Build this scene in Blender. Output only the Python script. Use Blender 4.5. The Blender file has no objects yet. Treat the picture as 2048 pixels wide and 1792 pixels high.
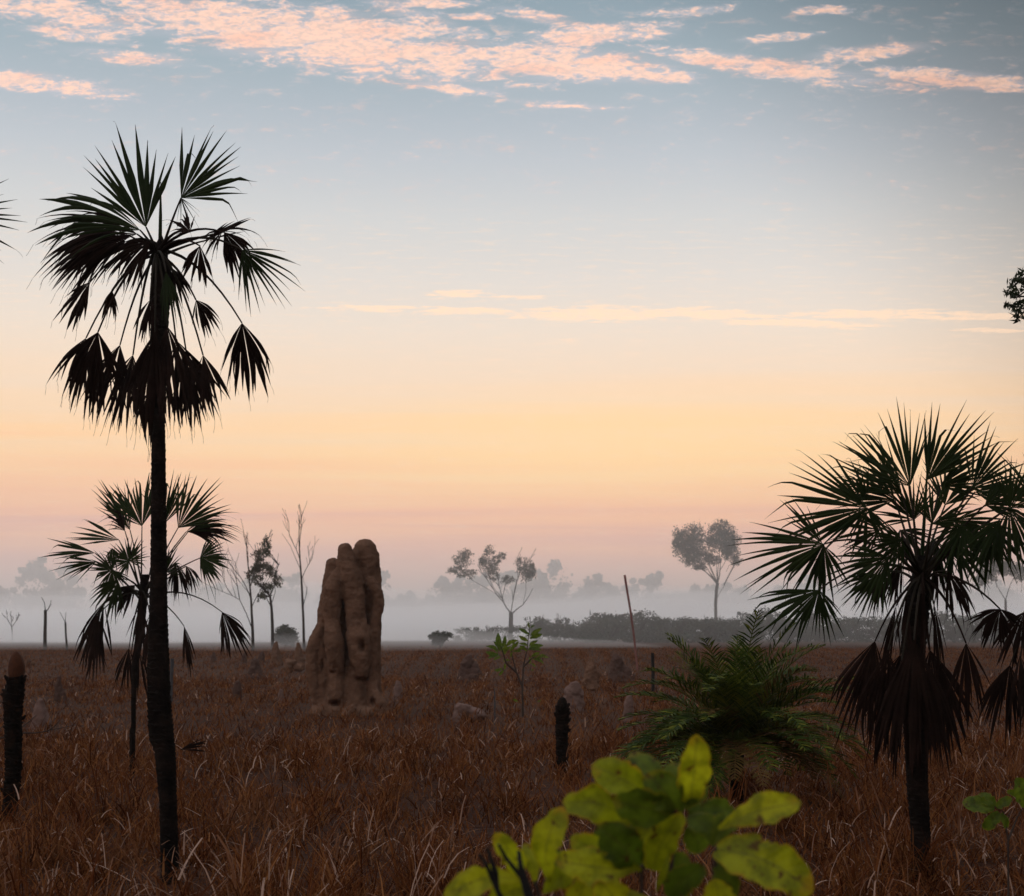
import bpy, math, random
import numpy as np
from mathutils import Vector, Matrix

random.seed(7); rng = np.random.default_rng(11)
C = bpy.context.scene
COL = C.collection
R = math.radians
F = 1407.0                 # focal length in pixels of the 1024 px wide frame
CX, HY, EYE = 512.0, 630.0, 1.6

# ------------------------------------------------------------------ camera
cam = bpy.data.cameras.new('camera'); camo = bpy.data.objects.new('camera', cam); COL.objects.link(camo)
camo.location = (0, 0, EYE); camo.rotation_euler = (R(90), 0, 0)
cam.sensor_width = 36; cam.lens = 36 * F / 1024; cam.shift_y = (HY - 448) / 1024
cam.clip_start = 0.1; cam.clip_end = 6000
cam.dof.use_dof = True; cam.dof.focus_distance = 11.0; cam.dof.aperture_fstop = 5.0
C.camera = camo
C.view_settings.view_transform = 'Standard'; C.view_settings.look = 'None'
C.view_settings.exposure = 0.32; C.view_settings.gamma = 1.0
C.render.engine = 'CYCLES'
C.cycles.max_bounces = 14; C.cycles.volume_bounces = 12; C.cycles.transparent_max_bounces = 8
C.cycles.diffuse_bounces = 3; C.cycles.glossy_bounces = 2; C.cycles.transmission_bounces = 3
C.cycles.use_denoising = True

# ------------------------------------------------------------------ node helpers
def lin(c): return tuple(((v / 255) / 12.92 if v / 255 <= .04045 else ((v / 255 + .055) / 1.055) ** 2.4) for v in c) + (1,)
class NT:
    def __init__(self, t): self.t = t; t.nodes.clear()
    def n(self, kind, **kw):
        x = self.t.nodes.new(kind)
        for k, v in kw.items(): setattr(x, k, v)
        return x
    def put(self, sock, v):
        if isinstance(v, bpy.types.NodeSocket): self.t.links.new(v, sock)
        else: sock.default_value = v
    def math(self, op, a, b=0.0, c=0.0, clamp=False):
        x = self.n('ShaderNodeMath', operation=op, use_clamp=clamp)
        self.put(x.inputs[0], a); self.put(x.inputs[1], b); self.put(x.inputs[2], c)
        return x.outputs[0]
    def maprange(self, v, a, b, c=0.0, d=1.0, smooth=True):
        x = self.n('ShaderNodeMapRange', interpolation_type='SMOOTHSTEP' if smooth else 'LINEAR')
        for k, s in enumerate((v, a, b, c, d)): self.put(x.inputs[k], s)
        return x.outputs[0]
    def mix(self, f, a, b, blend='MIX'):
        x = self.n('ShaderNodeMix', data_type='RGBA', blend_type=blend)
        self.put(x.inputs[0], f); self.put(x.inputs[6], a); self.put(x.inputs[7], b)
        return x.outputs[2]
    def ramp(self, f, stops):
        x = self.n('ShaderNodeValToRGB'); e = x.color_ramp.elements
        while len(e) > 1: e.remove(e[0])
        e[0].position, e[0].color = stops[0]
        for p, c in stops[1:]:
            q = e.new(p); q.color = c
        self.put(x.inputs[0], f); return x.outputs[0]
    def noise(self, vec, scale, detail=4, rough=.55, dist=0.0):
        x = self.n('ShaderNodeTexNoise')
        if vec is not None: self.put(x.inputs['Vector'], vec)
        x.inputs['Scale'].default_value = scale; x.inputs['Detail'].default_value = detail
        x.inputs['Roughness'].default_value = rough; x.inputs['Distortion'].default_value = dist
        return x.outputs[0]
    def mapping(self, vec, loc=(0, 0, 0), rot=(0, 0, 0), scale=(1, 1, 1), typ='POINT'):
        x = self.n('ShaderNodeMapping', vector_type=typ)
        self.put(x.inputs[0], vec); x.inputs[1].default_value = loc; x.inputs[2].default_value = rot; x.inputs[3].default_value = scale
        return x.outputs[0]

# ------------------------------------------------------------------ sky
SUN_AZ, SUN_EL = R(5.0), R(2.0)
W = bpy.data.worlds.new("World"); C.world = W; W.use_nodes = True
nt = NT(W.node_tree)
tc = nt.n('ShaderNodeTexCoord').outputs['Generated']
nrm = nt.n('ShaderNodeVectorMath', operation='NORMALIZE'); nt.put(nrm.inputs[0], tc)
sep = nt.n('ShaderNodeSeparateXYZ'); nt.put(sep.inputs[0], nrm.outputs[0])
dx, dy, dz = sep.outputs
dyc = nt.math('MAXIMUM', dy, 0.05)
u = nt.math('DIVIDE', dx, dyc); v = nt.math('DIVIDE', dz, dyc)
# sky-dome chart: azimuth and elevation tangents, x1407 so that one unit is about 0.04 degrees
U = nt.math('MULTIPLY_ADD', u, F, CX); V = nt.math('MULTIPLY_ADD', v, -F, HY)
cv = nt.n('ShaderNodeCombineXYZ'); nt.put(cv.inputs[0], U); nt.put(cv.inputs[1], V); UV = cv.outputs[0]
def zof(py): q = (HY - py) / F; return max(0.0, q / math.sqrt(1 + q * q))
SKY = [(640, (208, 164, 156)), (590, (220, 167, 152)), (545, (231, 169, 147)), (515, (246, 182, 143)), (485, (249, 193, 146)),
       (455, (249, 204, 154)), (420, (242, 206, 167)), (380, (233, 208, 183)), (330, (223, 209, 195)), (280, (212, 206, 200)),
       (220, (198, 199, 199)), (160, (181, 187, 193)), (120, (169, 178, 186)), (60, (151, 166, 175)), (0, (134, 152, 163))]
stops = [(zof(p), lin(c)) for p, c in SKY] + [(.55, lin((205, 206, 208))), (.8, lin((225, 226, 232))), (1.0, lin((235, 236, 242)))]  # stops above the frame top are raised as added light for fog and grass
# faint horizontal streaks shift the gradient a little near the horizon
st = nt.noise(nt.mapping(UV, scale=(1 / 900, 1 / 22, 1)), 1.0, 3, .5, .4)
stm = nt.math('MULTIPLY', nt.maprange(V, 330, 430), nt.maprange(V, 590, 540))
zz = nt.math('ADD', dz, nt.math('MULTIPLY', nt.math('SUBTRACT', st, .5), nt.math('MULTIPLY', stm, .105)))
base = nt.ramp(zz, stops)
# warmth around the place where the sun will rise
gl = nt.n('ShaderNodeVectorMath', operation='LENGTH'); nt.put(gl.inputs[0], nt.mapping(UV, loc=(640, 450, 0), scale=(420, 60, 1), typ='TEXTURE'))
glow = nt.math('MULTIPLY', nt.maprange(gl.outputs['Value'], 1.3, 0.0), nt.maprange(dy, 0, .3))
base = nt.mix(nt.math('MULTIPLY', glow, .5), base, lin((255, 216, 150)))
# the sky deepens away from the glow, to the upper right
dk = nt.math('MULTIPLY_ADD', nt.maprange(nt.math('MULTIPLY_ADD', U, 1.0, nt.math('MULTIPLY', V, -0.75)), 560, 1080), -.62, 1.0)
sky_fill = nt.math('MULTIPLY', nt.maprange(dy, -.5, .4, 1.35, 1.0), nt.maprange(dz, .43, .62, 1.0, 2.2))  # unseen sky behind and overhead boosted as added fill light
sc = nt.n('ShaderNodeVectorMath', operation='SCALE'); nt.put(sc.inputs[0], base); nt.put(sc.inputs['Scale'], nt.math('MULTIPLY', dk, sky_fill)); base = sc.outputs[0]
# clouds: banks of altocumulus in chart units (centre, half length, half width, tilt)
BANKS = [(330, 40, 235, 34, 8, 1), (215, 26, 120, 22, 14, .9), (545, 62, 150, 20, 4, .95), (640, 74, 70, 10, 4, .8), (770, 68, 150, 11, 8, .85), (960, 80, 110, 10, 5, .95),
         (50, 10, 120, 17, 10, .9), (75, 34, 75, 8, 8, .7), (130, 57, 75, 8, 6, .7), (35, 83, 95, 11, 7, .95), (415, 16, 70, 13, 20, .7),
         (430, 3, 60, 6, 0, .8), (600, 34, 85, 12, -4, .85), (690, 11, 50, 6, -4, .7), (865, 53, 70, 9, -6, .8), (780, 37, 50, 5, -4, .7), (822, 10, 36, 6, 0, .5),
         (565, 105, 70, 5, 4, .6), (450, 88, 60, 6, 6, .7), (540, 18, 60, 8, 12, .6), (470, 17, 30, 4, 0, .7),
         (457, 294, 32, 4.5, 0, .85), (385, 308, 80, 3.5, 0, .85), (465, 311, 80, 3.5, 0, .8), (600, 314, 95, 8, 0, 1), (708, 314, 60, 6.5, 3, 1), (770, 322, 50, 5.5, 0, .95), (860, 314, 100, 5, -1, .85), (835, 325, 55, 4, 2, .75), (960, 316, 100, 5, 0, .85), (985, 330, 50, 3.5, 0, .65), (510, 297, 40, 3, 0, .6), (580, 340, 20, 2.5, 0, .5)]
mask = None
for cx_, cy_, hl, hw, an, am in BANKS:
    L = nt.n('ShaderNodeVectorMath', operation='LENGTH')
    nt.put(L.inputs[0], nt.mapping(UV, loc=(cx_, cy_, 0), rot=(0, 0, R(an)), scale=(hl, hw, 1), typ='TEXTURE'))
    m = nt.maprange(L.outputs['Value'], 1.45, 0.1, 0, am)
    mask = m if mask is None else nt.math('SMOOTH_MAX', mask, m, .15)
cn = nt.noise(nt.mapping(UV, rot=(0, 0, R(-4)), scale=(1 / 40, 1 / 13, 1)), 1.0, 9, .68, .6)
cn2 = nt.noise(nt.mapping(UV, loc=(31, 7, 0), scale=(1 / 13, 1 / 4.2, 1)), 1.0, 5, .65, .3)
cn3 = nt.noise(nt.mapping(UV, loc=(3, 0, 0), scale=(1 / 36, 1 / 3.2, 1)), 1.0, 4, .6, .2)
lowm = nt.maprange(V, 180, 240)
cn = nt.math('ADD', nt.math('MULTIPLY', cn, nt.math('SUBTRACT', 1.0, lowm)), nt.math('MULTIPLY', cn3, lowm))
cc = nt.math('MULTIPLY_ADD', cn, 1.25, nt.math('MULTIPLY', cn2, .45))
dens = nt.math('MULTIPLY_ADD', mask, .95, nt.math('SUBTRACT', nt.math('MULTIPLY_ADD', nt.math('SUBTRACT', cc, .85), 2.3, .85), 1.09))
al = nt.math('MULTIPLY', nt.math('MULTIPLY', nt.maprange(dens, -.16, .50), nt.maprange(mask, .04, .22)), nt.maprange(dy, .05, .4))
veil = nt.math('MULTIPLY', nt.math('MULTIPLY', nt.maprange(mask, .05, .75), nt.maprange(V, 240, 180)), nt.maprange(nt.noise(nt.mapping(UV, rot=(0, 0, R(-6)), scale=(1 / 90, 1 / 11, 1)), 1.0, 5, .6, .4), .3, .7, .1, .62))
fine = nt.noise(nt.mapping(UV, loc=(9, 2, 0), rot=(0, 0, R(12)), scale=(1 / 9, 1 / 3.6, 1)), 1.0, 4, .65, .5)
al = nt.math('MULTIPLY', al, nt.maprange(fine, .34, .6, .62, 1.0))
al = nt.math('MAXIMUM', al, nt.math('MULTIPLY', veil, nt.maprange(dy, .05, .4)))
lit = nt.maprange(nt.math('ADD', dens, nt.math('MULTIPLY', nt.math('SUBTRACT', cn2, .5), 1.5)), .0, .65)
ccol = nt.mix(lit, lin((196, 190, 198)), lin((255, 208, 184)))
ccol = nt.mix(nt.maprange(nt.noise(nt.mapping(UV, scale=(1 / 110, 1 / 26, 1)), 1.0, 3), .48, .68, 0, .55), ccol, lin((250, 188, 162)))
ccol = nt.mix(lowm, ccol, lin((250, 216, 186)))
csc = nt.n('ShaderNodeVectorMath', operation='SCALE'); nt.put(csc.inputs[0], ccol); nt.put(csc.inputs['Scale'], nt.math('POWER', dk, .45))
skycol = nt.mix(nt.math('MULTIPLY', al, .88), base, csc.outputs[0])
# the half of the dome below the horizon: dim earth colour
skycol = nt.mix(nt.maprange(dz, -.02, -.12), skycol, (.02, .013, .01, 1))
st2 = nt.n('ShaderNodeTexSky', sky_type='NISHITA'); st2.sun_disc = False; st2.sun_elevation = SUN_EL; st2.sun_rotation = SUN_AZ
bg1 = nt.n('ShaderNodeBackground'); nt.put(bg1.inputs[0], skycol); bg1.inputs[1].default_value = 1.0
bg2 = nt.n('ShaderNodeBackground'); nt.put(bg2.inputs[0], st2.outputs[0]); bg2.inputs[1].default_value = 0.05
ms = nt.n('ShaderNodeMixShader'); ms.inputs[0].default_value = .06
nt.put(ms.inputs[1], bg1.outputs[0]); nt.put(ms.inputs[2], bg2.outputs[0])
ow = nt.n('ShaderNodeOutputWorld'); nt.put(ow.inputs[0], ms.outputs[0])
W.cycles.sampling_method = 'MANUAL'; W.cycles.sample_map_resolution = 1024

sl = bpy.data.lights.new('sun', 'SUN'); slo = bpy.data.objects.new('sun', sl); COL.objects.link(slo)
sl.energy = 0.12; sl.angle = R(6); sl.color = (1, .72, .48)
sdir = Vector((math.sin(SUN_AZ) * math.cos(SUN_EL), math.cos(SUN_AZ) * math.cos(SUN_EL), math.sin(SUN_EL)))
slo.rotation_euler = (-sdir).to_track_quat('-Z', 'Y').to_euler()

# ------------------------------------------------------------------ mesh helpers
def P(px, py, d): return Vector(((px - CX) * d / F, d, EYE + (HY - py) * d / F))
def gdist(yb, gh=0.0): return (EYE - gh) * F / (yb - HY)

class MB:
    def __init__(self): self.v = []; self.f = []; self.mi = []
    def quadstrip(self, rows, mi=0, closed=False):
        b = len(self.v); k = len(rows[0])
        for r in rows: self.v.extend([tuple(p) for p in r])
        for i in range(len(rows) - 1):
            for j in range(k if closed else k - 1):
                j2 = (j + 1) % k
                self.f.append((b + i * k + j, b + i * k + j2, b + (i + 1) * k + j2, b + (i + 1) * k + j)); self.mi.append(mi)
    def tube(self, pts, rad, sides=6, mi=0, cap=True, rough=0.0):
        pts = [Vector(p) for p in pts]; rows = []; x = None
        for i, p in enumerate(pts):
            t = (pts[min(i + 1, len(pts) - 1)] - pts[max(i - 1, 0)]).normalized()
            if x is None:
                x = t.cross(Vector((0, 1, .01)))
                if x.length < .1: x = t.cross(Vector((1, 0, 0)))
            x = (x - t * x.dot(t)).normalized(); y = t.cross(x)
            r = rad[i] if not isinstance(rad, (int, float)) else rad
            rows.append([p + (x * math.cos(a) + y * math.sin(a)) * r * (1 + rough * random.uniform(-1, 1)) for a in (2 * math.pi * k / sides for k in range(sides))])
        b = len(self.v); self.quadstrip(rows, mi, True)
        if cap:
            n = len(rows)
            self.f.append(tuple(b + k for k in range(sides))[::-1]); self.mi.append(mi)
            self.f.append(tuple(b + (n - 1) * sides + k for k in range(sides))); self.mi.append(mi)
    def build(self, name, mats, parent=None, smooth=False, origin=None):
        me = bpy.data.meshes.new(name)
        V_ = self.v
        if origin is not None: o3 = Vector(origin); V_ = [tuple(Vector(p) - o3) for p in V_]
        me.from_pydata(V_, [], self.f)
        if not isinstance(mats, (list, tuple)): mats = [mats]
        for m in mats: me.materials.append(m)
        if len(mats) > 1: me.polygons.foreach_set('material_index', self.mi)
        if smooth: me.polygons.foreach_set('use_smooth', [True] * len(me.polygons))
        o = bpy.data.objects.new(name, me); COL.objects.link(o)
        if origin is not None: o.location = origin
        if parent is not None: o.parent = parent
        return o

def npmesh(name, verts, quads, mat, parent=None):
    me = bpy.data.meshes.new(name)
    me.vertices.add(len(verts)); me.vertices.foreach_set('co', np.ascontiguousarray(verts, dtype=np.float32).ravel())
    nq = len(quads); me.loops.add(nq * 4); me.loops.foreach_set('vertex_index', np.ascontiguousarray(quads, dtype=np.int32).ravel())
    me.polygons.add(nq); me.polygons.foreach_set('loop_start', np.arange(0, nq * 4, 4, dtype=np.int32)); me.polygons.foreach_set('loop_total', np.full(nq, 4, dtype=np.int32))
    me.materials.append(mat); me.update(calc_edges=True)
    o = bpy.data.objects.new(name, me); COL.objects.link(o)
    if parent is not None: o.parent = parent
    return o

def tag(o, label=None, cat=None, group=None, kind=None):
    if label: o['label'] = label
    if cat: o['category'] = cat
    if group: o['group'] = group
    if kind: o['kind'] = kind
    return o
def thing(name, loc, label, cat, group=None):
    o = bpy.data.objects.new(name, None); COL.objects.link(o); o.location = loc; o.empty_display_size = .2
    ROOTS[o.name] = o
    return tag(o, label, cat, group)
ROOTS = {}
def adopt(root, child):       # keep the child where it was built, in world space
    child.parent = root; child.matrix_parent_inverse = Matrix.Translation(root.location).inverted()
    return child

# ------------------------------------------------------------------ materials
def mat_basic(name, stops, scale=6, rough=.8, bump=0.0, bscale=30, trans=0.0, island=False, spec=.2, coord='Object', tcol=None):
    m = bpy.data.materials.new(name); m.use_nodes = True; t = NT(m.node_tree)
    if island:
        f = t.n('ShaderNodeNewGeometry').outputs['Random Per Island']
    else:
        f = t.noise(t.n('ShaderNodeTexCoord').outputs[coord], scale, 5, .6)
        f = t.maprange(f, .3, .7, 0, 1, False)
    col = t.ramp(f, [(i / max(1, len(stops) - 1), tuple(c) + (1,)) for i, c in enumerate(stops)])
    if name == 'grass':      # tussocks differ: some greyer straw, some darker
        pn = t.noise(t.n('ShaderNodeTexCoord').outputs['Object'], .7, 4, .6)
        col = t.mix(t.maprange(pn, .5, .68, 0, .55), col, (.15, .07, .035, 1)); col = t.mix(t.maprange(pn, .46, .33, 0, .6), col, (.025, .009, .004, 1))
    b = t.n('ShaderNodeBsdfPrincipled'); t.put(b.inputs['Base Color'], col); b.inputs['Roughness'].default_value = rough
    b.inputs['Specular IOR Level'].default_value = spec
    if bump:
        bn = t.n('ShaderNodeBump'); bn.inputs['Strength'].default_value = bump; bn.inputs['Distance'].default_value = .03
        t.put(bn.inputs['Height'], t.noise(t.n('ShaderNodeTexCoord').outputs[coord], bscale, 6, .65)); t.put(b.inputs['Normal'], bn.outputs[0])
    out = b.outputs[0]
    if trans:
        tr = t.n('ShaderNodeBsdfTranslucent'); t.put(tr.inputs[0], col if tcol is None else tcol)
        mx = t.n('ShaderNodeMixShader'); mx.inputs[0].default_value = trans
        t.put(mx.inputs[1], out); t.put(mx.inputs[2], tr.outputs[0]); out = mx.outputs[0]
    o = t.n('ShaderNodeOutputMaterial'); t.put(o.inputs[0], out)
    return m
M = {}
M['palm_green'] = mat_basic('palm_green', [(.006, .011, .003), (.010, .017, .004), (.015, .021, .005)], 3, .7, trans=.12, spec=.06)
M['palm_dead'] = mat_basic('palm_dead', [(.006, .0035, .003), (.011, .0065, .005), (.02, .011, .009)], 4, .85, trans=.08, spec=.03)
M['petiole'] = mat_basic('petiole', [(.010, .009, .006), (.018, .013, .009)], 6, .7, spec=.05)
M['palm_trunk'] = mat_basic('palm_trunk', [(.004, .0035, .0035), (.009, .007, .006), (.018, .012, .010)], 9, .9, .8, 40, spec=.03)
M['char'] = mat_basic('char', [(.004, .0035, .0035), (.009, .007, .006), (.022, .012, .008)], 14, .9, .9, 50, spec=.03)
M['cone'] = mat_basic('cone', [(.035, .010, .003), (.055, .016, .004)], 30, .85, .5, 60)
M['mound'] = mat_basic('mound', [(.064, .035, .023), (.098, .054, .036), (.13, .073, .049)], 3.4, .95, 1.0, 13, spec=.02)
M['mound_pale'] = mat_basic('mound_pale', [(.08, .048, .04), (.115, .073, .062), (.145, .095, .082)], 2.5, .95, .9, 12, spec=.03)
M['mound_dark'] = mat_basic('mound_dark', [(.045, .026, .021), (.07, .042, .034)], 2.5, .95, .9, 12, spec=.03)
M['bark'] = mat_basic('bark', [(.02, .016, .014), (.04, .032, .028)], 4, .9, .3, 20)
M['leaf_far'] = mat_basic('leaf_far', [(.03, .035, .02), (.05, .055, .03), (.07, .07, .04)], rough=.7, trans=.25, island=True)
M['leaf_near'] = mat_basic('leaf_near', [(.012, .02, .008), (.02, .03, .01)], rough=.6, trans=.3, island=True)
M['shrub'] = mat_basic('shrub', [(.03, .04, .028), (.045, .055, .04)], rough=.8, trans=.15, island=True)
M['cycad'] = mat_basic('cycad', [(.012, .024, .004), (.036, .055, .007), (.10, .105, .012)], spec=.05, rough=.6, trans=.22, island=True)
M['cycad_dry'] = mat_basic('cycad_dry', [(.05, .035, .010), (.09, .055, .018), (.06, .03, .012)], rough=.8, trans=.2, island=True, spec=.03)
M['grass'] = mat_basic('grass', [(.024, .006, .002), (.054, .0145, .005), (.10, .031, .010), (.165, .062, .020), (.08, .023, .008), (.22, .096, .036)], rough=.75, trans=.25, island=True, spec=.02)
M['straw'] = mat_basic('straw', [(.08, .026, .010), (.13, .055, .026), (.34, .23, .18), (.10, .036, .014), (.20, .11, .07)], rough=.55, trans=.25, island=True, spec=.08)
M['post'] = mat_basic('post', [(.004, .004, .004), (.009, .008, .008)], 12, .85, .5, 40)
M['postgrey'] = mat_basic('postgrey', [(.03, .03, .035), (.05, .05, .055)], 12, .85, .4, 40)
M['pole'] = mat_basic('pole', [(.12, .05, .045), (.18, .08, .07)], 5, .85, .4, 30)
M['twig'] = mat_basic('twig', [(.02, .014, .011), (.04, .026, .02)], 9, .9)

# ground: dry earth and litter under the grass
m = bpy.data.materials.new('ground'); m.use_nodes = True; t = NT(m.node_tree)
oc = t.n('ShaderNodeTexCoord').outputs['Object']
n1 = t.noise(oc, .05, 6, .6); n2 = t.noise(oc, 1.6, 6, .7); n3 = t.noise(t.mapping(oc, scale=(.3, 1, 1)), 9, 4, .7)
gcol = t.ramp(t.math('MULTIPLY_ADD', n2, .5, t.math('MULTIPLY', n3, .5)), [(.3, (.012, .0036, .0015, 1)), (.5, (.026, .008, .003, 1)), (.7, (.048, .017, .007, 1))])
gcol = t.mix(t.maprange(n1, .42, .62, 0, .6), gcol, (.05, .019, .008, 1))
b = t.n('ShaderNodeBsdfPrincipled'); t.put(b.inputs['Base Color'], gcol); b.inputs['Roughness'].default_value = .95; b.inputs['Specular IOR Level'].default_value = .1
bn = t.n('ShaderNodeBump'); bn.inputs['Distance'].default_value = .15; bn.inputs['Strength'].default_value = .8; t.put(bn.inputs['Height'], n3); t.put(b.inputs['Normal'], bn.outputs[0])
o = t.n('ShaderNodeOutputMaterial'); t.put(o.inputs[0], b.outputs[0]); M['ground'] = m

def mat_leaf(name, c1, c2, spot, edge):     # big translucent leaf: island tint, brown spots, yellow margin (U = across, V = along)
    m = bpy.data.materials.new(name); m.use_nodes = True; t = NT(m.node_tree)
    uv = t.n('ShaderNodeUVMap').outputs[0]; s = t.n('ShaderNodeSeparateXYZ'); t.put(s.inputs[0], uv)
    oi = t.n('ShaderNodeObjectInfo'); oc = t.n('ShaderNodeTexCoord').outputs['Object']
    col = t.mix(oi.outputs['Random'], c1 + (1,), c2 + (1,))
    col = t.mix(t.maprange(t.noise(oc, 28, 4, .6), .35, .65, 0, .75), col, tuple(x * .38 for x in c1) + (1,))
    ax = t.math('ABSOLUTE', s.outputs[0])
    # pinnate veins
    vv = t.math('SINE', t.math('MULTIPLY', t.math('SUBTRACT', s.outputs[1], t.math('MULTIPLY', ax, .16)), 70))
    col = t.mix(t.maprange(vv, .6, 1.0, 0, .08), col, tuple(x * 1.5 for x in c1) + (1,))
    en = t.math('ADD', t.math('MAXIMUM', ax, t.math('MULTIPLY', s.outputs[1], .98)), t.math('MULTIPLY', t.math('SUBTRACT', t.noise(oc, 40, 3), .5), .5))
    col = t.mix(t.maprange(en, .85, 1.08, 0, .9), col, edge + (1,))
    sp = t.noise(oc, 62, 2, .5); big = t.noise(oc, 21, 3, .6)
    sf = t.math('MAXIMUM', t.maprange(sp, .64, .70), t.maprange(big, .62, .68))
    col = t.mix(t.math('MULTIPLY', sf, .85), col, spot + (1,))
    col = t.mix(t.maprange(ax, .05, .015, 0, .6), col, (.06, .05, .015, 1))
    b = t.n('ShaderNodeBsdfPrincipled'); t.put(b.inputs['Base Color'], col); b.inputs['Roughness'].default_value = .5; b.inputs['Specular IOR Level'].default_value = .2
    bn = t.n('ShaderNodeBump'); bn.inputs['Strength'].default_value = .12; bn.inputs['Distance'].default_value = .004; t.put(bn.inputs['Height'], vv); t.put(b.inputs['Normal'], bn.outputs[0])
    tr = t.n('ShaderNodeBsdfTranslucent'); t.put(tr.inputs[0], col)
    mx = t.n('ShaderNodeMixShader'); mx.inputs[0].default_value = .6; t.put(mx.inputs[1], b.outputs[0]); t.put(mx.inputs[2], tr.outputs[0])
    o = t.n('ShaderNodeOutputMaterial'); t.put(o.inputs[0], mx.outputs[0])
    return m
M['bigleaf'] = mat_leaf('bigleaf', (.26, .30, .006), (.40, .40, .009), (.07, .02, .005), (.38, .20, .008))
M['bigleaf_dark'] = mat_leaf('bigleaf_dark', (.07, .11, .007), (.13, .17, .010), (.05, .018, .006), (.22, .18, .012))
M['sapleaf'] = mat_leaf('sapleaf', (.07, .13, .008), (.15, .19, .012), (.06, .02, .005), (.1, .13, .01))

# ------------------------------------------------------------------ ground and haze and mist
gb = MB(); gb.v = [(-900, -50, 0), (900, -50, 0), (900, 1000, 0), (-900, 1000, 0)]; gb.f = [(0, 1, 2, 3)]; gb.mi = [0]
tag(gb.build('ground', M['ground']), kind='structure')

def volmat(name, col, dens, an):
    m = bpy.data.materials.new(name); m.use_nodes = True; t = NT(m.node_tree)
    p = t.n('ShaderNodeVolumePrincipled'); p.inputs['Color'].default_value = col + (1,); p.inputs['Density'].default_value = dens; p.inputs['Anisotropy'].default_value = an
    o = t.n('ShaderNodeOutputMaterial'); t.put(o.inputs['Volume'], p.outputs[0]); return m
def box(name, x0, x1, y0, y1, z0, z1, mat):
    b = MB(); b.v = [(x, y, z) for z in (z0, z1) for y in (y0, y1) for x in (x0, x1)]
    b.f = [(0, 2, 3, 1), (4, 5, 7, 6), (0, 1, 5, 4), (2, 6, 7, 3), (0, 4, 6, 2), (1, 3, 7, 5)]; b.mi = [0] * 6
    return b.build(name, mat)
tag(box('haze', -905, 905, -55, 1005, -1, 31, volmat('haze', (.98, .96, .96), .00035, .7)), kind='stuff')

tag(box('mist_veil', -860, 860, 118, 960, .06, 28, volmat('mist_veil', (1.0, .985, .98), .0028, .5)), kind='stuff')

# low banks of ground fog: lumpy closed wedges that thicken slowly from their front edge
def mist(mat, yfront, depth, hmax, ramp, x0=-420, x1=420, zb=.12, seed=0):
    nx = 45; x = np.linspace(x0, x1, nx); r = random.Random(seed); ph = [r.uniform(0, 6) for _ in range(6)]
    ys = [0, .03, .07, .12, .17, .23, .3, .38, .46, .54, .62, .7, .78, .86, .92, .96, 1.0]
    ny = len(ys); top = []; bot = []
    for j, q in enumerate(ys):
        for i, xx in enumerate(x):
            y0 = yfront(xx); yy = y0 + depth * q; e = min(1, (i + .0) / 4, (nx - 1 - i) / 4)
            hm = hmax * (1 - .22 / (1 + math.exp((xx + 12) / 16)))
            h = hm * min(1.0, (q / ramp)) ** .9 * (1 - max(0, (q - .9) / .1))
            h *= (1 + .10 * math.sin(xx * .043 + ph[0] + yy * .01) + .08 * math.sin(xx * .11 + ph[1] - yy * .02) + .05 * math.sin(xx * .27 + ph[2]) + .07 * math.sin(yy * .045 + xx * .02 + ph[3])) * e
            h = max(.2, h) if 0 < j < ny - 1 else .2
            top.append((xx, yy, zb + h)); bot.append((xx, yy, zb))
    b = MB(); N = nx * ny; b.v = top + bot
    for j in range(ny - 1):
        for i in range(nx - 1):
            a = j * nx + i
            b.f.append((a, a + 1, a + nx + 1, a + nx)); b.f.append((N + a, N + a + nx, N + a + nx + 1, N + a + 1))
    for i in range(nx - 1):
        b.f.append((i, N + i, N + i + 1, i + 1)); a = (ny - 1) * nx + i; b.f.append((a, a + 1, N + a + 1, N + a))
    for j in range(ny - 1):
        a = j * nx; b.f.append((a, a + nx, N + a + nx, N + a)); a += nx - 1; b.f.append((a, N + a, N + a + nx, a + nx))
    b.mi = [0] * len(b.f)
    return tag(b.build('mist', mat), kind='stuff')
front = lambda xx: 138 + 52 * (1 / (1 + math.exp(-(xx + 12) / 16))) + 6 * math.sin(xx * .07 + 1) + 4 * math.sin(xx * .19)
mist(volmat('mist', (1.0, .995, 1.0), .006, .35), lambda xx: front(xx) + 8 * math.sin(xx * .03 + 2), 390, 10.8, .2, seed=1)
mist(volmat('mist_mid', (1.0, .995, 1.0), .010, .35), lambda xx: front(xx) + 6 + 7 * math.sin(xx * .04), 360, 7.0, .2, -410, 410, .16, 6)
mist(volmat('mist_core', (1.0, .995, 1.0), .032, .3), lambda xx: front(xx) + 14 + 9 * math.sin(xx * .05), 330, 4.4, .16, -400, 400, .2, 4)
mist(volmat('mist_thin', (1.0, .995, 1.0), .009, .35), lambda xx: 98 + 8 * math.sin(xx * .06) + 5 * math.sin(xx * .17), 130, 1.9, .5, -210, 12, .22, 3)

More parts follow.
